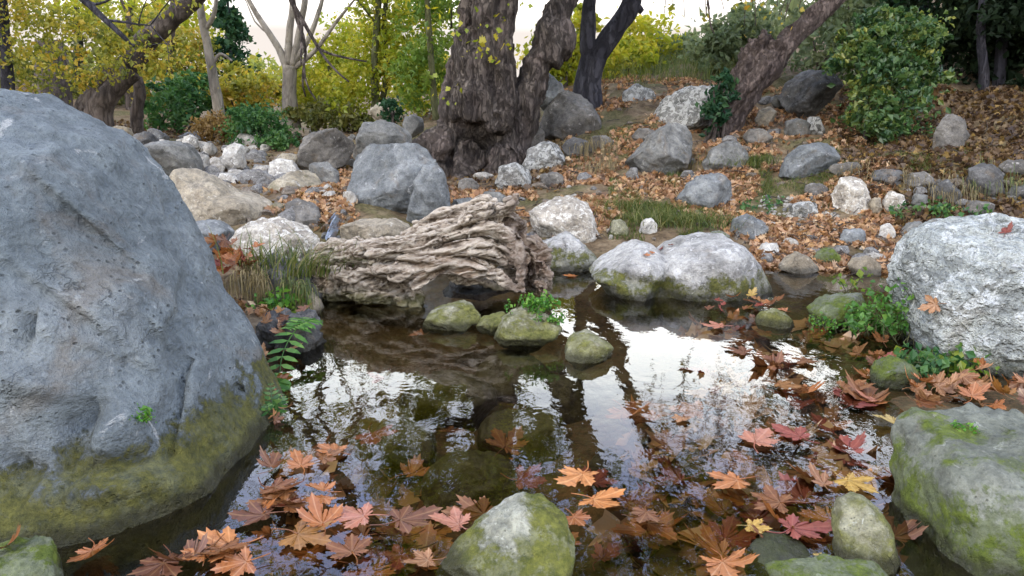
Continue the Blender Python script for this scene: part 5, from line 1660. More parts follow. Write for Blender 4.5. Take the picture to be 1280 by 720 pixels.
rs = np.random.default_rng(101)
lt_ = MB()
p = ground_pts(34000, [((700, 108, 960, 200), .3), ((690, 200, 1000, 300), .24), ((930, 110, 1090, 250), .16), ((930, 285, 1140, 340), .1), ((560, 235, 760, 300), .08), ((1000, 200, 1120, 300), .08), ((400, 215, 450, 280), .04), ((380, 235, 440, 268), .02), ((555, 250, 640, 290), .03), ((330, 240, 430, 290), .02), ((880, 215, 990, 300), .06), ((300, 320, 400, 400), .02)], rs)
keep = fbm(p * np.array([1.5, 1.5, 0]) + 8, 3) > -.18
p = p[keep]
p[:, 2] += .008 + rs.random(len(p)) * .015
leaf_cloud(lt_, p, .047, rs, .62, jitter=.5, lobed=True)
tag(link('leaf_litter', lt_.mesh('leaf_litter', M['litter'], False, rnd=True)), 'carpet of orange brown fallen leaves over the bank', 'fallen leaves', kind='stuff')
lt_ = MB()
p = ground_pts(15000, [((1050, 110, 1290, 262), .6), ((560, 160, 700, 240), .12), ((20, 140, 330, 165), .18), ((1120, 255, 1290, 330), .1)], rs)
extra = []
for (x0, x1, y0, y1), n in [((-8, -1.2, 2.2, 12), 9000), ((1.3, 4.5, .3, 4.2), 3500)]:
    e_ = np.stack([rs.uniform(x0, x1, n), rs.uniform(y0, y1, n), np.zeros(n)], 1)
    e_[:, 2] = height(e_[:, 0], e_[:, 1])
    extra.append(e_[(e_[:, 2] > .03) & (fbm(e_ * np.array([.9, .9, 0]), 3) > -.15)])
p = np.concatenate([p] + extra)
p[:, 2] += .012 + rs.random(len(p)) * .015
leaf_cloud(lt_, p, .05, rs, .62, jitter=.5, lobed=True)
tag(link('leaf_litter', lt_.mesh('leaf_litter', M['litter_dark'], False, rnd=True)), 'older brown leaves on the shaded slope, shade put into their colour', 'fallen leaves', kind='stuff')


rs = np.random.default_rng(131)
tb = MB()
p = ground_pts(520, [((700, 110, 1090, 300), .5), ((930, 285, 1140, 340), .12), ((560, 200, 760, 300), .16), ((1050, 110, 1290, 262), .22)], rs)
for q in p:
    a_ = rs.uniform(0, 6.28)
    l_ = rs.uniform(.05, .22)
    d_ = np.array([math.cos(a_), math.sin(a_), 0]) * l_
    e_ = q + d_
    e_[2] = height([e_[0]], [e_[1]])[0] + .02
    tube(tb, [q + np.array([0, 0, .02]), (q + e_) / 2 + np.array([0, 0, .03]) + rs.normal(size=3) * .01, e_], np.array([.0045, .0035, .002]) * rs.uniform(.6, 1.4), 4)
tag(link('twig_litter', tb.mesh('twig_litter', M['bark_mid'])), 'fallen twigs strewn through the leaves of the bank', 'twigs', kind='stuff')


def blades(mb, p, hgt, rs, wid=.005, lean=.5, seg=4, dirv=None):
    n = len(p)
    az = rs.random(n) * 2 * np.pi
    d = np.stack([np.cos(az), np.sin(az), np.zeros(n)], 1)
    if dirv is not None:
        d = d * .5 + np.array(dirv)
    side = np.stack([-np.sin(az), np.cos(az), np.zeros(n)], 1)
    H = hgt * (.5 + rs.random(n))
    le = lean * (.4 + rs.random(n))
    V = []
    for i in range(seg + 1):
        u = i / seg
        c = p + d * (H * le * u ** 1.8)[:, None] + np.array([0, 0, 1]) * (H * (u - .38 * le * u ** 2.6))[:, None]
        w = wid * (1 - u * .9)
        V += [c - side * w, c + side * w]
    V = np.stack(V, 1)
    k = 2 * (seg + 1)
    base = np.arange(n)[:, None] * k
    Q = np.concatenate([np.concatenate([base + 2 * i, base + 2 * i + 1, base + 2 * i + 3, base + 2 * i + 2], 1) for i in range(seg)])
    r = rs.random(n)
    mb.add(V.reshape(-1, 3), None, Q, rq=np.tile(r, seg))


rs = np.random.default_rng(111)
gb = MB()
p = ground_pts(26000, [((760, 215, 850, 300), .22), ((830, 250, 905, 300), .2), ((915, 180, 965, 250), .12), ((1010, 195, 1160, 225), .16), ((700, 160, 790, 210), .05), ((1040, 165, 1290, 235), .2), ((960, 225, 1060, 262), .05)], rs, .03)
p = p[fbm(p * np.array([2.2, 2.2, 0]) + 4, 3) > -.02]
p[:, 2] -= .005
blades(gb, p, .055, rs, .0028, 1.0)
p = ground_pts(5200, [((735, 88, 960, 116), 1.)], rs, .03)
blades(gb, p, .3, rs, .004, .8)
tag(link('grass', gb.mesh('grass', M['grass'], False, rnd=True)), 'thin green and straw grass growing through the leaves of the bank', 'grass', kind='stuff')


def tuft(name, label, base, n, hgt, mat, seed, rad=.08, lean=.6, wid=.004, hang=False, cat='grass tuft', group=None, dirv=None):
    rs = np.random.default_rng(seed)
    mb = MB()
    p = rs.normal(size=(n, 3)) * np.array([rad, rad * .6, 0])
    if hang:
        cx = rs.normal(size=(7, 2)) * np.array([rad, rad * .5])
        p[:, :2] = cx[rs.integers(0, 7, n)] + rs.normal(size=(n, 2)) * rad * .22
        p[:, 2] = height(p[:, 0] + base[0], p[:, 1] + base[1]) - h1(base[0], base[1]) + rs.normal(size=n) * .02
    if hang:
        # blades arch out towards the water and fall
        az = -np.pi / 2 + rs.normal(size=n) * .6
        d = np.stack([np.cos(az), np.sin(az), np.zeros(n)], 1)
        H = hgt * (.25 + .9 * rs.random(n) ** 1.5)
        side = np.stack([-np.sin(az), np.cos(az), np.zeros(n)], 1)
        V = []
        for i in range(6):
            u = i / 5
            c = p + d * (H * .35 * np.sqrt(u))[:, None] + np.array([0, 0, 1]) * (H * (.25 * u - 1.1 * u * u))[:, None]
            w = wid * (1 - .85 * u)
            V += [c - side * w, c + side * w]
        V = np.stack(V, 1)
        base_i = np.arange(n)[:, None] * 12
        Q = np.concatenate([np.concatenate([base_i + 2 * i, base_i + 2 * i + 1, base_i + 2 * i + 3, base_i + 2 * i + 2], 1) for i in range(5)])
        mb.add(V.reshape(-1, 3), None, Q, rq=np.tile(rs.random(n), 5))
    else:
        blades(mb, p, hgt, rs, wid, lean, 5, dirv)
    o = link(name, mb.mesh(name, M[mat], False, rnd=True), loc=base)
    tag(o, label, cat, group)
    return o


b_ = hit(733, 190, False)
tuft('dry_grass_tuft', 'straw coloured grass hanging over the rocks right of the old tree', (b_[0], b_[1] - .1, b_[2] + .1), 300, .3, 'drygrass', 1, .16, hang=True, wid=.0035)
b_ = hit(752, 215, False)
tuft('dry_grass_tuft', 'short straw grass at the right end of the hanging grass', (b_[0], b_[1], b_[2] + .1), 160, .2, 'drygrass', 2, .12, hang=True, wid=.003)
b_ = hit(1180, 235, False)
tuft('dry_grass_tuft', 'dry roots and grass hanging down the cut bank left of the dark upright rock', (b_[0], b_[1] - .05, b_[2] + .06), 200, .24, 'drygrass', 3, .16, hang=True, wid=.003)
b_ = hit(1255, 235, False)
tuft('dry_grass_tuft', 'green brown grass hanging over the dark upright rock at the right', (b_[0], b_[1] - .08, b_[2] + .06), 200, .24, 'grass', 4, .16, hang=True, wid=.003)
b_ = hit(850, 212, False)
tuft('dry_grass_tuft', 'thin dry grass standing at the foot of the tall sloping slab', b_, 160, .22, 'drygrass', 5, .1, wid=.003)
b_ = hit(1075, 215, False)
tuft('dry_grass_tuft', 'straw grass spilling over the crumbly lichen white rock', (b_[0], b_[1], b_[2] + .05), 140, .16, 'drygrass', 6, .2, hang=True, wid=.003)
for i, (px, py, lab) in enumerate([(790, 262, 'green grass tuft at the left of the grassy bank foot'), (830, 278, 'green grass tuft above the left lobe of the two-lobed boulder'), (870, 282, 'green grass tuft above the right lobe of the two-lobed boulder'), (930, 205, 'green grass tuft right of the dark-bottomed rock')]):
    tuft('grass_tuft', lab, hit(px, py, False), 480, .12, 'grass', 20 + i, .17, 1.2, wid=.003)

# ------------------------------------------------------------------ left bank clump beside the huge boulder
b_ = at(352, 345, 3.55)
gz = h1(b_[0], b_[1])
# soil ledge: a root-bound lump
rock('ledge', 'bank_lump', 'root-bound earth ledge under the sedge between the huge boulder and the driftwood', [(300, 352), (318, 330), (350, 322), (385, 335), (402, 365), (400, 395), (375, 402), (345, 410), (318, 400), (302, 380)], 'dark', Y=3.62, T=.16, sub=5, facets=3, amp=.16, cat='earth ledge')
rock('ledge2', 'stone', 'pale brown stone hanging under the sedge ledge', [(368, 378), (380, 364), (398, 368), (404, 384), (392, 398), (374, 396)], 'tan', Y=3.42, T=.06, sub=4)
rock('ledge3', 'stone', 'dark stone added for the dark hollow at the water behind the long fern', [(322, 408), (345, 388), (384, 394), (404, 425), (400, 466), (362, 480), (330, 470)], 'dark', Y=2.95, T=.16, sub=5, facets=9, amp=.26, crack=.15)  # added stone, its dark colour stands in for the hollow here
tuft('sedge_tuft', 'drooping sedge over the dark gap left of the driftwood', at(362, 352, 3.42), 150, .22, 'grass', 34, .07, hang=True, wid=.003)
tuft('dry_grass_tuft', 'brown dead stems hanging above the light green leafy plant', at(325, 350, 3.4), 160, .2, 'drygrass', 35, .06, hang=True, wid=.003)
tuft('sedge_tuft', 'arching green sedge beside the cream rock', at(340, 335, 3.6), 95, .2, 'grass', 31, .1, .9, .004)
tuft('sedge_tuft', 'long sedge blades arching over the dark water by the driftwood', at(380, 345, 3.5), 120, .2, 'grass', 32, .07, 1.3, .003, dirv=(.5, -.2, 0))
tuft('dry_grass_tuft', 'matted dead grass under the heap of brown leaves', at(300, 335, 3.5), 220, .2, 'drygrass', 33, .12, hang=True, wid=.003)


# ------------------------------------------------------------------ single fallen leaves
def leaf_mesh(mat, seed, curl=.15, droop=.1):
    """plane leaf of unit span with lobes, teeth, a midrib pattern and its own curl"""
    rs = np.random.default_rng(seed)
    lobes = [(90, 1.), (90 - 48, .86), (90 + 48, .86), (90 - 102, .6), (90 + 102, .6)]
    wl_ = rs.uniform(.8, 1.05)
    lobes = sorted([(90 + (a - 90) * rs.uniform(.9, 1.06) + rs.normal() * 5, l * rs.uniform(.78, 1.12) * (wl_ if abs(a - 90) > 20 else 1)) for a, l in lobes])
    out = []
    prev = -78
    for i, (a, l) in enumerate(lobes):
        w = 22 if l > .7 else 22
        sin_r = rs.uniform(.36, .52) if i else .3
        mid = (prev + a) / 2 if i else a - 40
        out.append((mid, sin_r * rs.uniform(.85, 1.1), 0))
        for (da, rr) in [(-w * .9, .56), (-w * 1.0, .7), (-w * .66, .7), (-w * .58, .86), (-w * .28, .84)]:
            out.append((a + da, l * rr * rs.uniform(.94, 1.06), 0))
        out.append((a, l, 1))
        for (da, rr) in [(w * .28, .84), (w * .58, .86), (w * .66, .7), (w * 1.0, .7), (w * .9, .56)]:
            out.append((a + da, l * rr * rs.uniform(.94, 1.06), 0))
        prev = a
    out.append((lobes[-1][0] + 40, .2, 0))
    out.append((270, .08, 0))
    ang = np.radians([o[0] for o in out])
    rad = np.array([o[1] for o in out]) * .55
    tip = np.array([o[2] for o in out], float)
    rings = [0.001, .3, .62, 1.]
    k = len(ang)
    V, va = [], []
    ph = rs.uniform(0, 6)
    for s in rings:
        x, y = np.cos(ang) * rad * s, np.sin(ang) * rad * s
        r = np.hypot(x, y)
        z = curl * (r / .55) ** 2 * (.5 + .6 * np.sin(2 * ang + ph)) * .5 + droop * .3 * np.sin(5 * ang + ph) * r + curl * .25 * (x / .5) ** 2
        V.append(np.stack([x, y - .0, z], 1))
        va.append(tip if s > .1 else np.ones(k))
    V = np.concatenate(V)
    i = np.arange(k)
    j = (i + 1) % k
    Q = np.concatenate([np.stack([a * k + i, a * k + j, (a + 1) * k + j, (a + 1) * k + i], 1) for a in range(len(rings) - 1)])
    mb = MB()
    mb.add(V, None, Q, va=np.concatenate(va))
    blade = mb.mesh('blade', M[mat], True, rnd=True, vein=True)
    st = MB()
    tube(st, spline([(0, 0, .01), (.04 * rs.normal(), -.18, .0), (.1 * rs.normal(), -.36, .02)], 8), np.linspace(.011, .007, 8), 5)
    stalk = st.mesh('stalk', M[mat], True, rnd=True, vein=True)
    return blade, stalk


def put_leaf(label, pos, size, mat, seed, rz=0., tilt=(0, 0), curl=.15, group=None, name='fallen_leaf'):
    bl_, st_ = leaf_mesh(mat, seed, curl)
    t = thing(name, label, 'leaf', pos, group)
    t.rotation_euler = (tilt[0], tilt[1], rz)
    t.scale = (size, size, size)
    link('blade', bl_, t)
    link('stalk', st_, t)
    return t


def wl(px, py, z=.004):
    return on_z(px, py, z)


FL = [  # px, py, size m, material, rz, tilt, curl, label
    (288, 682, .165, 'leaf_bright', 2.2, (.1, .05), .25, 'bright orange leaf floating flat beside the huge boulder base'),
    (728, 592, .15, 'leaf_bright', 2.6, (.0, .1), .3, 'pale orange leaf, upper one of the stacked leaves right of the wedge rock'),
    (742, 624, .14, 'leaf_bright', 4.0, (.12, 0), .2, 'wide orange leaf lying over the lower part of the stacked leaves'),
    (717, 646, .10, 'leaf_orange', 3.6, (.1, .1), .2, 'small orange leaf, lowest of the stacked leaves touching the wedge rock'),
    (944, 552, .16, 'leaf_pink', 5.6, (0, 0), .1, 'large salmon pink leaf floating among sky reflections'),
    (922, 600, .13, 'leaf_orange', 2.0, (0, .05), .15, 'orange leaf floating just below the salmon pink leaf'),
    (1000, 546, .14, 'leaf_red', .6, (0, 0), .05, 'purple brown leaf floating right of the salmon pink leaf'),
    (574, 655, .11, 'leaf_pink', 1.2, (.1, 0), .3, 'rose red leaf floating left above the wedge-shaped rock'),
    (455, 645, .13, 'leaf_pink', 1.8, (0, 0), .05, 'dull pink leaf floating in the blue reflection at lower left'),
    (500, 650, .16, 'leaf_brown', 5.2, (0, 0), .05, 'wide brown leaf beside the dull pink leaf'),
    (376, 582, .11, 'leaf_orange', .4, (.1, 0), .2, 'orange leaf at the right edge of the huge boulder'),
    (405, 622, .1, 'leaf_orange', 2.9, (0, 0), .2, 'deep orange leaf between the huge boulder and the dull pink leaf'),
    (352, 625, .14, 'leaf_brown', 1.0, (0, .1), .2, 'brown orange leaf half under the huge boulder'),
    (372, 668, .15, 'leaf_brown', 4.4, (0, 0), .1, 'rusty leaf floating right of the bright orange leaf'),
    (205, 703, .14, 'leaf_brown', 3.1, (0, .1), .2, 'olive brown leaf by the bottom edge under the huge boulder'),
    (320, 640, .08, 'leaf_orange', 5.0, (.2, 0), .4, 'small curled orange leaf above the bright orange leaf'),
    (903, 702, .13, 'leaf_orange', 3.3, (.15, .1), .35, 'bright folded orange leaf at the bottom edge right of centre'),
    (1118, 527, .09, 'leaf_yellow', .8, (.1, 0), .3, 'pale yellow leaf floating near the corner boulder top'),
    (1092, 499, .09, 'leaf_pink', 1.7, (.1, .1), .35, 'pink leaf floating below the egg-shaped stone'),
    (1118, 594, .09, 'leaf_orange', 2.4, (.5, 0), .5, 'orange leaf standing at the left side of the corner boulder'),
    (1165, 637, .08, 'leaf_orange', 5.0, (.5, .3), .7, 'curled rust leaf stuck on the mossy flank of the corner boulder'),
    (938, 658, .07, 'leaf_yellow', 4.4, (0, 0), .2, 'small yellow leaf floating above the folded orange leaf'),
    (808, 640, .10, 'leaf_brown', 2.7, (0, 0), .1, 'brown leaf with ochre centre right of the stacked leaves'),
    (900, 407, .13, 'leaf_pink', 1.4, (0, 0), .1, 'pale pink leaf floating in front of the two-lobed boulder'),
    (715, 345, .10, 'leaf_orange', .2, (0, 0), .1, 'orange leaf floating below the pale triangular rock'),
    (1070, 655, .14, 'leaf_red', 2.4, (0, 0), .05, 'dark red leaf floating behind the upright mossy stone'),
    (990, 660, .15, 'leaf_red', 4.9, (0, 0), .05, 'wine coloured leaf floating left of the upright mossy stone'),
    (975, 628, .13, 'leaf_brown', 1.1, (0, 0), .1, 'brown leaf floating in the middle of the lower right water'),
    (1060, 600, .12, 'leaf_yellow', 3.8, (0, 0), .1, 'ochre leaf floating left of the standing orange leaf'),
    (1030, 605, .08, 'leaf_tan', .5, (.2, 0), .4, 'small tan curled leaf floating near the ochre leaf'),
    (852, 522, .07, 'leaf_tan', 2.5, (0, 0), .2, 'tiny tan leaf floating in the white sky reflection'),
    (1010, 450, .12, 'leaf_brown', 2.2, (0, 0), .1, 'brown leaf floating in the shallows below the flat grey rock'),
    (975, 480, .11, 'leaf_brown', 4.1, (0, 0), .1, 'brown leaf floating left in the brown shallows'),
    (930, 440, .12, 'leaf_brown', .9, (0, 0), .1, 'dark leaf floating below the pale pink leaf'),
    (440, 690, .12, 'leaf_brown', .3, (0, 0), .1, 'dim brown leaf by the blue reflection at the bottom'),
    (535, 700, .10, 'leaf_tan', 1.9, (.1, 0), .3, 'pale leaf tip poking out left of the wedge-shaped rock'),
]
for i, (px, py, s, mt, rz, tl, cu, lab) in enumerate(FL):
    put_leaf(lab, wl(px, py, .006 + .004 * (i % 3)), s * 1.3, mt, 300 + i, rz, tl, cu)


def leaf_on(px, py, keys, s, mt, rz, cu, lab, seed, lift=.008, stand=None):
    p, n = cast(px, py, keys)
    n = Vector(n)
    t = put_leaf(lab, p + np.array(n) * lift, s, mt, seed, 0, (0, 0), cu)
    q = n.to_track_quat('Z', 'Y')
    e = (q @ Vector((0, 0, 0))).to_tuple()
    from mathutils import Quaternion
    q = q @ Quaternion((0, 0, 1), rz)
    if stand:
        q = q @ Quaternion((1, 0, 0), stand)
    t.rotation_mode = 'QUATERNION'
    t.rotation_quaternion = q
    return t


leaf_on(1170, 381, ['O'], .11, 'leaf_tan', 2., .5, 'tan leaf clinging to the left face of the white pitted boulder', 401)
leaf_on(1260, 291, ['O'], .10, 'leaf_red', .5, .4, 'dark red leaf in a hollow high on the white pitted boulder', 402)
leaf_on(1228, 457, ['O'], .08, 'leaf_orange', 1., .6, 'rust leaf hanging on the lower face of the white pitted boulder', 403)
leaf_on(1022, 697, ['q9'], .045, 'leaf_yellow', .3, .4, 'small bright yellow leaf lying on the end of the flat greenish stone', 404)
leaf_on(18, 690, ['q11'], .11, 'leaf_brown', 2.5, .7, 'curled brown leaf resting on the corner stone at bottom left', 405, .02)
leaf_on(1071, 456, [], .14, 'leaf_tan', .4, .5, 'tan leaf standing upright in the shallows left of the egg-shaped stone', 406, .05, 1.0)
leaf_on(1185, 497, [], .15, 'leaf_tan', 1.1, .5, 'upright tan leaf in the leaf pile under the white pitted boulder', 407, .05, .8)
leaf_on(1212, 510, [], .15, 'leaf_orange', 2.7, .5, 'broad orange leaf in the leaf pile under the white pitted boulder', 408, .045, .3)
leaf_on(1248, 508, [], .13, 'leaf_tan', 4.2, .6, 'curled tan leaf at the right of the leaf pile above the corner boulder', 409, .05, .5)
leaf_on(1102, 435, [], .12, 'leaf_brown', 3.3, .4, 'brown leaf lying among the green sprigs left of the white pitted boulder', 410, .03, .4)
for i, (px, py) in enumerate([(815, 318), (828, 312), (806, 320), (838, 308)]):
    leaf_on(px, py, ['N'], .06, ['leaf_orange', 'leaf_red'][i % 2], i * 1.7, .5, ['orange leaf in the saddle between the lobes of the big boulder', 'red leaf low in the saddle of the two-lobed boulder', 'small orange leaf at the left of the saddle of the two-lobed boulder', 'red leaf on the right lobe next to the saddle'][i], 420 + i)
for i, (px, py, lab) in enumerate([(915, 378, 'orange leaf against the right foot of the two-lobed boulder'), (938, 376, 'golden leaf at the right end of the two-lobed boulder'), (950, 384, 'brown leaf beside the golden leaf at the boulder foot')]):
    leaf_on(px, py, [], .1, ['leaf_orange', 'leaf_yellow', 'leaf_brown'][i], i * 2.1, .5, lab, 430 + i, .03, .4)

# repeated leaves: copies of a few kinds, strewn on the bed and in heaps
KINDS_L = {}
for mk in ('leaf_brown', 'leaf_orange', 'leaf_red', 'leaf_tan', 'leaf_pink'):
    KINDS_L[mk] = [leaf_mesh(mk, 500 + i + 10 * len(KINDS_L), .1 + .14 * i) for i in range(6)]


def strew(spots, label, group, mats, seed, size=.12, tilt=.12, lift=.01):
    rs = np.random.default_rng(seed)
    protos = {}
    for p in spots:
        mk = mats[rs.integers(len(mats))]
        i = int(rs.integers(6))
        key = (mk, i)
        if key not in protos:
            t = thing('fallen_leaf', label, 'leaf', (0, 0, 0), group)
            b = link('blade', KINDS_L[mk][i][0], t)
            s = link('stalk', KINDS_L[mk][i][1], t)
            protos[key] = t
            o = t
        else:
            src = protos[key]
            o = src.copy()
            COL.objects.link(o)
            for ch in src.children:
                c = ch.copy()
                c.parent = o
                COL.objects.link(c)
        s_ = size * rs.uniform(.65, 1.25)
        o.location = (p[0], p[1], p[2] + lift)
        o.scale = (s_, s_, s_)
        o.rotation_euler = (rs.normal() * tilt, rs.normal() * tilt, rs.uniform(0, 6.28))


rs = np.random.default_rng(600)
spots = []
for (x0, y0, x1, y1), n in [((860, 400, 1120, 500), 44), ((780, 500, 1120, 720), 62), ((330, 560, 560, 720), 20), ((100, 660, 400, 720), 12), ((560, 560, 800, 720), 10), ((400, 420, 800, 560), 5)]:
    for i in range(n):
        px, py = rs.uniform(x0, x1), rs.uniform(y0, y1)
        p = hit(px, py, False)
        if p[2] < .01:
            zz = p[2] + (-.012 - p[2]) * rs.random() ** 1.5
            p = on_z(px, py, zz)
            spots.append(p)
sk = []
for (x0, y0, x1, y1), n in [((850, 400, 1120, 500), 260), ((760, 500, 1120, 720), 330), ((330, 570, 540, 720), 110)]:
    for i in range(n):
        q = hit(rs.uniform(x0, x1), rs.uniform(y0, y1), False)
        if q[2] < -.045:
            sk.append(q + np.array([0, 0, .003 + .008 * rs.random()]))
skm = MB()
leaf_cloud(skm, sk, .12, rs, .95, lobed=True)
tag(link('leaf_litter', skm.mesh('leaf_litter', M['litter'], False, rnd=True)), 'dark rotting leaves lining the stream bed', 'fallen leaves', kind='stuff')
strew(spots, 'brown plane leaf sunk under the water on the stream bed', 'leaves sunk on the stream bed', ['leaf_brown', 'leaf_orange', 'leaf_red', 'leaf_brown'], 601, .19, .1)
spots = [on_z(rs.uniform(325, 425), rs.uniform(565, 690), .004 + .006 * rs.random()) for i in range(10)] + [on_z(rs.uniform(110, 330), rs.uniform(690, 720), .004) for i in range(5)]
strew(spots, 'orange brown leaf in the floating cluster at the foot of the huge boulder', 'leaves floating at the foot of the huge boulder', ['leaf_brown', 'leaf_brown', 'leaf_orange'], 606, .14, .12)
spots = [at(rs.uniform(262, 322), rs.uniform(300, 352), 3.45 + rs.uniform(0, .25)) for i in range(27)]
strew(spots, 'dry brown leaf in the heap wedged behind the huge boulder', 'leaves of the heap behind the huge boulder', ['leaf_orange', 'leaf_brown', 'leaf_red'], 602, .11, .7)
spots = []
for i in range(27):
    p = hit(rs.uniform(1120, 1290), rs.uniform(478, 520))
    spots.append(p + np.array([0, 0, rs.uniform(.0, .05)]))
strew(spots, 'tan leaf in the leaf pile between the white pitted boulder and the corner boulder', 'leaves of the pile under the white boulder', ['leaf_tan', 'leaf_orange', 'leaf_brown'], 603, .12, .45)
spots = [hit(rs.uniform(330, 372), rs.uniform(455, 540)) + np.array([0, 0, rs.uniform(0, .05)]) for i in range(7)] + [cast(rs.uniform(322, 395), rs.uniform(385, 460), ['ledge3'])[0] + np.array([0, 0, .015]) for i in range(12)]
strew(spots, 'brown leaf caught at the fern beside the huge boulder', 'leaves caught at the fern', ['leaf_brown', 'leaf_tan'], 604, .09, .5)
spots = [hit(rs.uniform(880, 985), rs.uniform(372, 392)) + np.array([0, 0, rs.uniform(0, .02)]) for i in range(14)]
strew(spots, 'wet leaf washed against the right foot of the two-lobed boulder', 'leaves washed against the two-lobed boulder', ['leaf_orange', 'leaf_brown', 'leaf_red'], 605, .09, .3)


# ------------------------------------------------------------------ ferns and green sprigs
def frond(mb, pts, n, ll, rs, wide=.38, tipscale=.35):
    S = spline(pts, n * 2)
    tube(mb, S, np.linspace(.003, .001, len(S)), 4, rnd=.3)
    tan = np.gradient(S, axis=0)
    tan /= np.linalg.norm(tan, axis=1)[:, None]
    for i in range(2, len(S) - 1, 2):
        u = i / len(S)
        le = ll * (math.sin(math.pi * (.15 + .8 * u)) ** .7) * (1 - (1 - tipscale) * u * u)
        sd = np.cross(tan[i], np.array([0, -.5, .86]))
        sd /= np.linalg.norm(sd) + 1e-9
        upn = np.cross(sd, tan[i])
        for sgn in (-1, 1):
            d = sd * sgn + tan[i] * .35 + upn * rs.normal() * .12
            d /= np.linalg.norm(d)
            w = np.cross(d, upn)
            a = S[i]
            wd = le * wide * .5
            V = [a, a + d * le * .3 + w * wd, a + d * le * .7 + w * wd * .8, a + d * le - upn * le * .08, a + d * le * .7 - w * wd * .8, a + d * le * .3 - w * wd]
            mb.add(V, [(0, 1, 5)], [(1, 2, 4, 5)], rt=rs.random(), rq=rs.random())
            mb.add([V[2], V[3], V[4]], [(0, 1, 2)], rt=rs.random())


def fern(label, base, paths, n, ll, seed, mat='fern', wide=.38):
    rs = np.random.default_rng(seed)
    base = np.array(base, float)
    t = thing('fern', label, 'fern', base)
    for p in paths:
        mb = MB()
        frond(mb, np.array(p, float) - base, n, ll, rs, wide)
        link('frond', mb.mesh('frond', M[mat], False, rnd=True), t)
    return t


fy = 2.62
fern('long fern with paired leaflets hanging beside the huge boulder', at(392, 400, 2.9), [
    [at(394, 398, 2.95), at(372, 410, 2.8), at(355, 438, 2.65), at(350, 470, 2.55), at(357, 500, 2.5)],
    [at(394, 398, 2.95), at(380, 402, 2.85), at(360, 412, 2.75)],
    [at(350, 470, 2.5), at(342, 480, 2.45), at(333, 478, 2.4)]], 13, .085, 1, wide=.34)
fern('dark green fern tucked low between the huge boulder and the water', at(345, 520, 2.25), [
    [at(345, 525, 2.2), at(340, 500, 2.2), at(338, 478, 2.22)], [at(345, 525, 2.2), at(349, 505, 2.2), at(352, 492, 2.22)], [at(345, 525, 2.2), at(336, 515, 2.15), at(333, 505, 2.15)]], 8, .04, 2, 'lf_bush')


def sprig(label, base, n, hgt, seed, mat='sprout', leaf=.02, spread=.06, name='leafy_plant', cat='plant', per=14, up=(0, 0, 1)):
    """small leafy plant: wiry stems and many leaflets"""
    rs = np.random.default_rng(seed)
    t = thing(name, label, cat, base)
    mb, lb = MB(), MB()
    up = np.array(up, float)
    for i in range(n):
        d = up + rs.normal(size=3) * np.array([.7, .6, .25])
        d /= np.linalg.norm(d)
        ln = hgt * rs.uniform(.55, 1.15)
        p0 = np.array([rs.normal() * spread, rs.normal() * spread * .6, -.01])
        p2 = p0 + d * ln
        S = spline([p0, (p0 + p2) / 2 + np.array([0, 0, .15 * ln]), p2 - np.array([0, 0, .12 * ln])], 10)
        tube(mb, S, np.linspace(.0022, .001, 10), 4)
        idx = rs.integers(2, 10, per)
        leaf_cloud(lb, S[idx] + rs.normal(size=(per, 3)) * leaf * .6, leaf, rs, .5, .75)
    link('stem', mb.mesh('stem', M['bark_green']), t)
    link('foliage', lb.mesh('foliage', M[mat], False, rnd=True), t)
    return t


p, _ = cast(668, 388, ['q2'])
sprig('bright green maidenhair fern on top of the mossy pool stone', p, 26, .09, 11, 'sprout', .016, .045, 'fern', 'fern', 16)
p, _ = cast(690, 402, ['q2'])
sprig('small green fern drooping down the right side of the mossy pool stone', p, 10, .06, 12, 'sprout', .014, .02, 'fern', 'fern', 12)
p, _ = cast(168, 505, ['L'])
sprig('tiny bright green plant rooted in a crack of the huge slate boulder', p - np.array([0, .0, .02]), 16, .035, 13, 'sprout', .013, .012, per=12, up=(0, -.4, -.1))
sprig('light green leafy plant below the sedge on the left bank', at(345, 392, 3.38), 16, .16, 14, 'sprout', .03, .045, per=11)
sprig('yellow-green seedling with broad leaves right of the left bank plant', at(356, 398, 3.3), 6, .1, 15, 'lf_green', .04, .02, per=6)
sprig('bright green plant drooping over the water left of the white pitted boulder', hit(1092, 418) + np.array([0, 0, .01]), 30, .15, 16, 'fern', .024, .08, per=16)
sprig('low green sprigs on the end of the flat pale grey rock', hit(1045, 412) + np.array([0, 0, .01]), 12, .07, 17, 'sprout', .016, .06, per=12)
sprig('leafy green plant climbing the left side of the white pitted boulder', hit(1120, 432) + np.array([0, 0, .03]), 26, .26, 18, 'fern', .026, .06, per=18)
p, _ = cast(1185, 452, ['O'])
sprig('yellow-green plant covering the lower face of the white pitted boulder', p, 34, .1, 19, 'lf_green', .034, .09, per=10, up=(0, -.7, -.2))
p, _ = cast(1150, 460, ['O'])
sprig('deep green leafy plant at the foot of the white pitted boulder', hit(1160, 470) + np.array([0, 0, .01]), 24, .1, 20, 'lf_bush', .03, .08, per=10)
sprig('single slim sprig standing in the water before the flat brown shore rock', hit(1060, 368), 4, .2, 21, 'lf_green', .03, .01, per=9)
p, _ = cast(1208, 533, ['P'])
sprig('fleck of green moss plant on the top of the corner boulder', p, 8, .016, 22, 'sprout', .01, .015, per=10)
sprig('green herb on the gravel patch of the right bank', hit(950, 262, False), 12, .12, 23, 'lf_bush', .03, .08, per=8)
sprig('green herb growing below the cut bank left of the white pitted boulder', hit(1165, 272, False), 22, .14, 24, 'lf_bush', .035, .16, per=10)
sprig('small green herb on the right slope under the ivy bush', hit(1145, 172, False), 16, .18, 25, 'lf_bush', .04, .12, per=9)

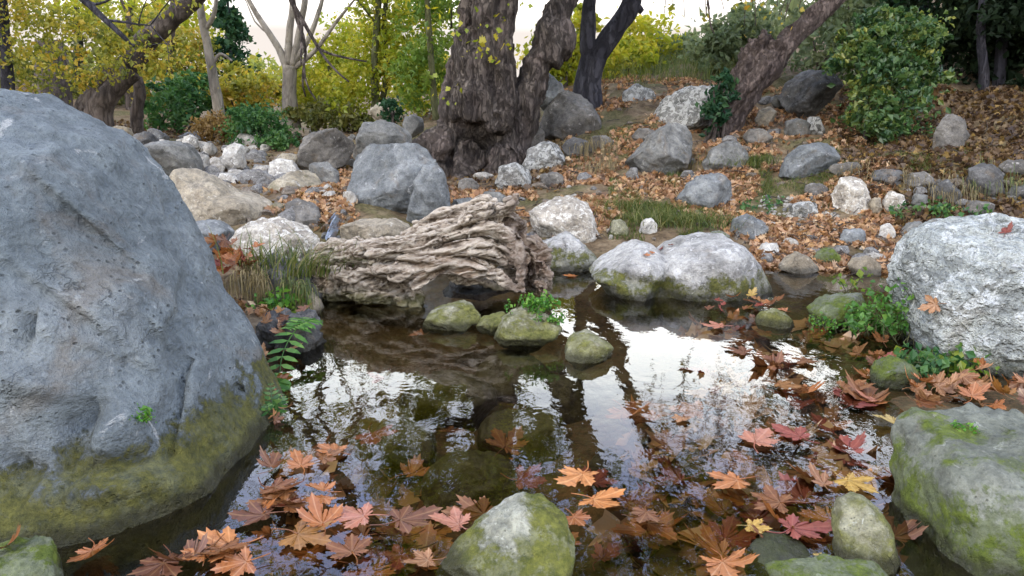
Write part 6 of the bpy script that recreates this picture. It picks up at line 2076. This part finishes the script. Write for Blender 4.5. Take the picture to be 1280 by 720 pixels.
# ------------------------------------------------------------------ the two small cascades
def ribbon(pts, wid, n=24):
    S = spline(pts, n)
    mb = MB()
    k = 7
    V = []
    for i in range(n):
        for j in range(k):
            u = j / (k - 1) - .5
            V.append(S[i] + np.array([u * wid * 2, .04 * math.sin(i * .6 + j), .012 * math.cos(u * 6) - .05 * u * u]))
    q = np.array([[i * k + j, i * k + j + 1, (i + 1) * k + j + 1, (i + 1) * k + j] for i in range(n - 1) for j in range(k - 1)])
    mb.add(V, None, q)
    return mb


w1 = ribbon([at(425, 262, 5.3), at(420, 268, 5.05), at(417, 276, 4.95), at(415, 288, 4.85), at(412, 298, 4.7)], .035)
tag(link('water', w1.mesh('water', M['cascade'])), 'little cascade slipping between the rocks behind the driftwood', 'water', kind='structure')
w2 = ribbon([at(652, 292, 5.1), at(665, 297, 4.9), at(668, 306, 4.75)], .1)
tag(link('water', w2.mesh('water', M['cascade'])), 'trickle of water right of the driftwood', 'water', kind='structure')

# ------------------------------------------------------------------ light
SUN_EL, SUN_AZ = 52., 215.    # azimuth clockwise from +y, where the sun stands
w = bpy.data.worlds.new('World')
scene.world = w
w.use_nodes = True
nt = w.node_tree
nt.nodes.clear()


def WN(tp, **kw):
    n = nt.nodes.new(tp)
    for k_, v_ in kw.items():
        if k_ == 'in_':
            for a_, b2 in v_.items():
                n.inputs[a_].default_value = b2
        else:
            setattr(n, k_, v_)
    return n


WL = nt.links.new
sky = WN('ShaderNodeTexSky', sky_type='NISHITA')
sky.sun_disc = False
sky.sun_elevation = R(SUN_EL)
sky.sun_rotation = R(SUN_AZ)
sky.air_density = 1.
sky.dust_density = 2.
tc = WN('ShaderNodeTexCoord')
nz = WN('ShaderNodeTexNoise', in_={'Scale': 2.2, 'Detail': 6, 'Roughness': .55, 'Distortion': .3})
WL(tc.outputs['Generated'], nz.inputs['Vector'])
sepw = WN('ShaderNodeSeparateXYZ')
WL(tc.outputs['Generated'], sepw.inputs[0])
# overcast: bright bank of cloud low in the sky ahead, thinner and greyer cloud overhead
hr = WN('ShaderNodeValToRGB')
e = hr.color_ramp.elements
e[0].position, e[0].color = .09, (.172, .16, .152, 1)
e[1].position, e[1].color = 1., (.21, .245, .3, 1)
for pz, cc in ((.24, (1, .99, .97)), (.36, (.9, .96, 1.)), (.5, (.34, .42, .72))):
    q = e.new(pz)
    q.color = c4(cc)
WL(sepw.outputs[2], hr.inputs[0])
cl = WN('ShaderNodeMix', data_type='RGBA', blend_type='MULTIPLY', in_={0: 1.})
WL(hr.outputs[0], cl.inputs[6])
cl.inputs[7].default_value = (62, 61, 59.5, 1)
cov = WN('ShaderNodeMapRange', in_={1: .35, 2: .6, 3: .55, 4: 1.})
WL(nz.outputs[0], cov.inputs[0])
low = WN('ShaderNodeMapRange', in_={1: .35, 2: .6, 3: 1., 4: 0.})
WL(sepw.outputs[2], low.inputs[0])
mxf = WN('ShaderNodeMath', operation='MAXIMUM')
WL(cov.outputs[0], mxf.inputs[0])
WL(low.outputs[0], mxf.inputs[1])
mx = WN('ShaderNodeMix', data_type='RGBA')
WL(mxf.outputs[0], mx.inputs[0])
WL(sky.outputs[0], mx.inputs[6])
WL(cl.outputs[2], mx.inputs[7])
bg = WN('ShaderNodeBackground', in_={'Strength': .07})
WL(mx.outputs[2], bg.inputs[0])
wo = WN('ShaderNodeOutputWorld')
WL(bg.outputs[0], wo.inputs[0])

sd = bpy.data.lights.new('sun', 'SUN')
sd.energy = 1.5
sd.angle = R(10)
sd.color = (1., .88, .69)
so = bpy.data.objects.new('sun', sd)
COL.objects.link(so)
dirv = Vector((math.sin(R(SUN_AZ)) * math.cos(R(SUN_EL)), math.cos(R(SUN_AZ)) * math.cos(R(SUN_EL)), math.sin(R(SUN_EL))))
so.rotation_euler = dirv.to_track_quat('Z', 'Y').to_euler()
so.location = (0, 0, 12)

# ------------------------------------------------------------------ view
vs = scene.view_settings
vs.view_transform = 'Standard'
vs.look = 'None'
vs.gamma = 1
vs.use_curve_mapping = False
vs.exposure = .38
cy = scene.cycles
cy.max_bounces = 5
cy.diffuse_bounces = 2
cy.glossy_bounces = 3
cy.transmission_bounces = 4
cy.transparent_max_bounces = 8
cy.caustics_reflective = False
cy.caustics_refractive = False
cy.use_denoising = True
cy.sample_clamp_indirect = 6
bpy.context.view_layer.update()
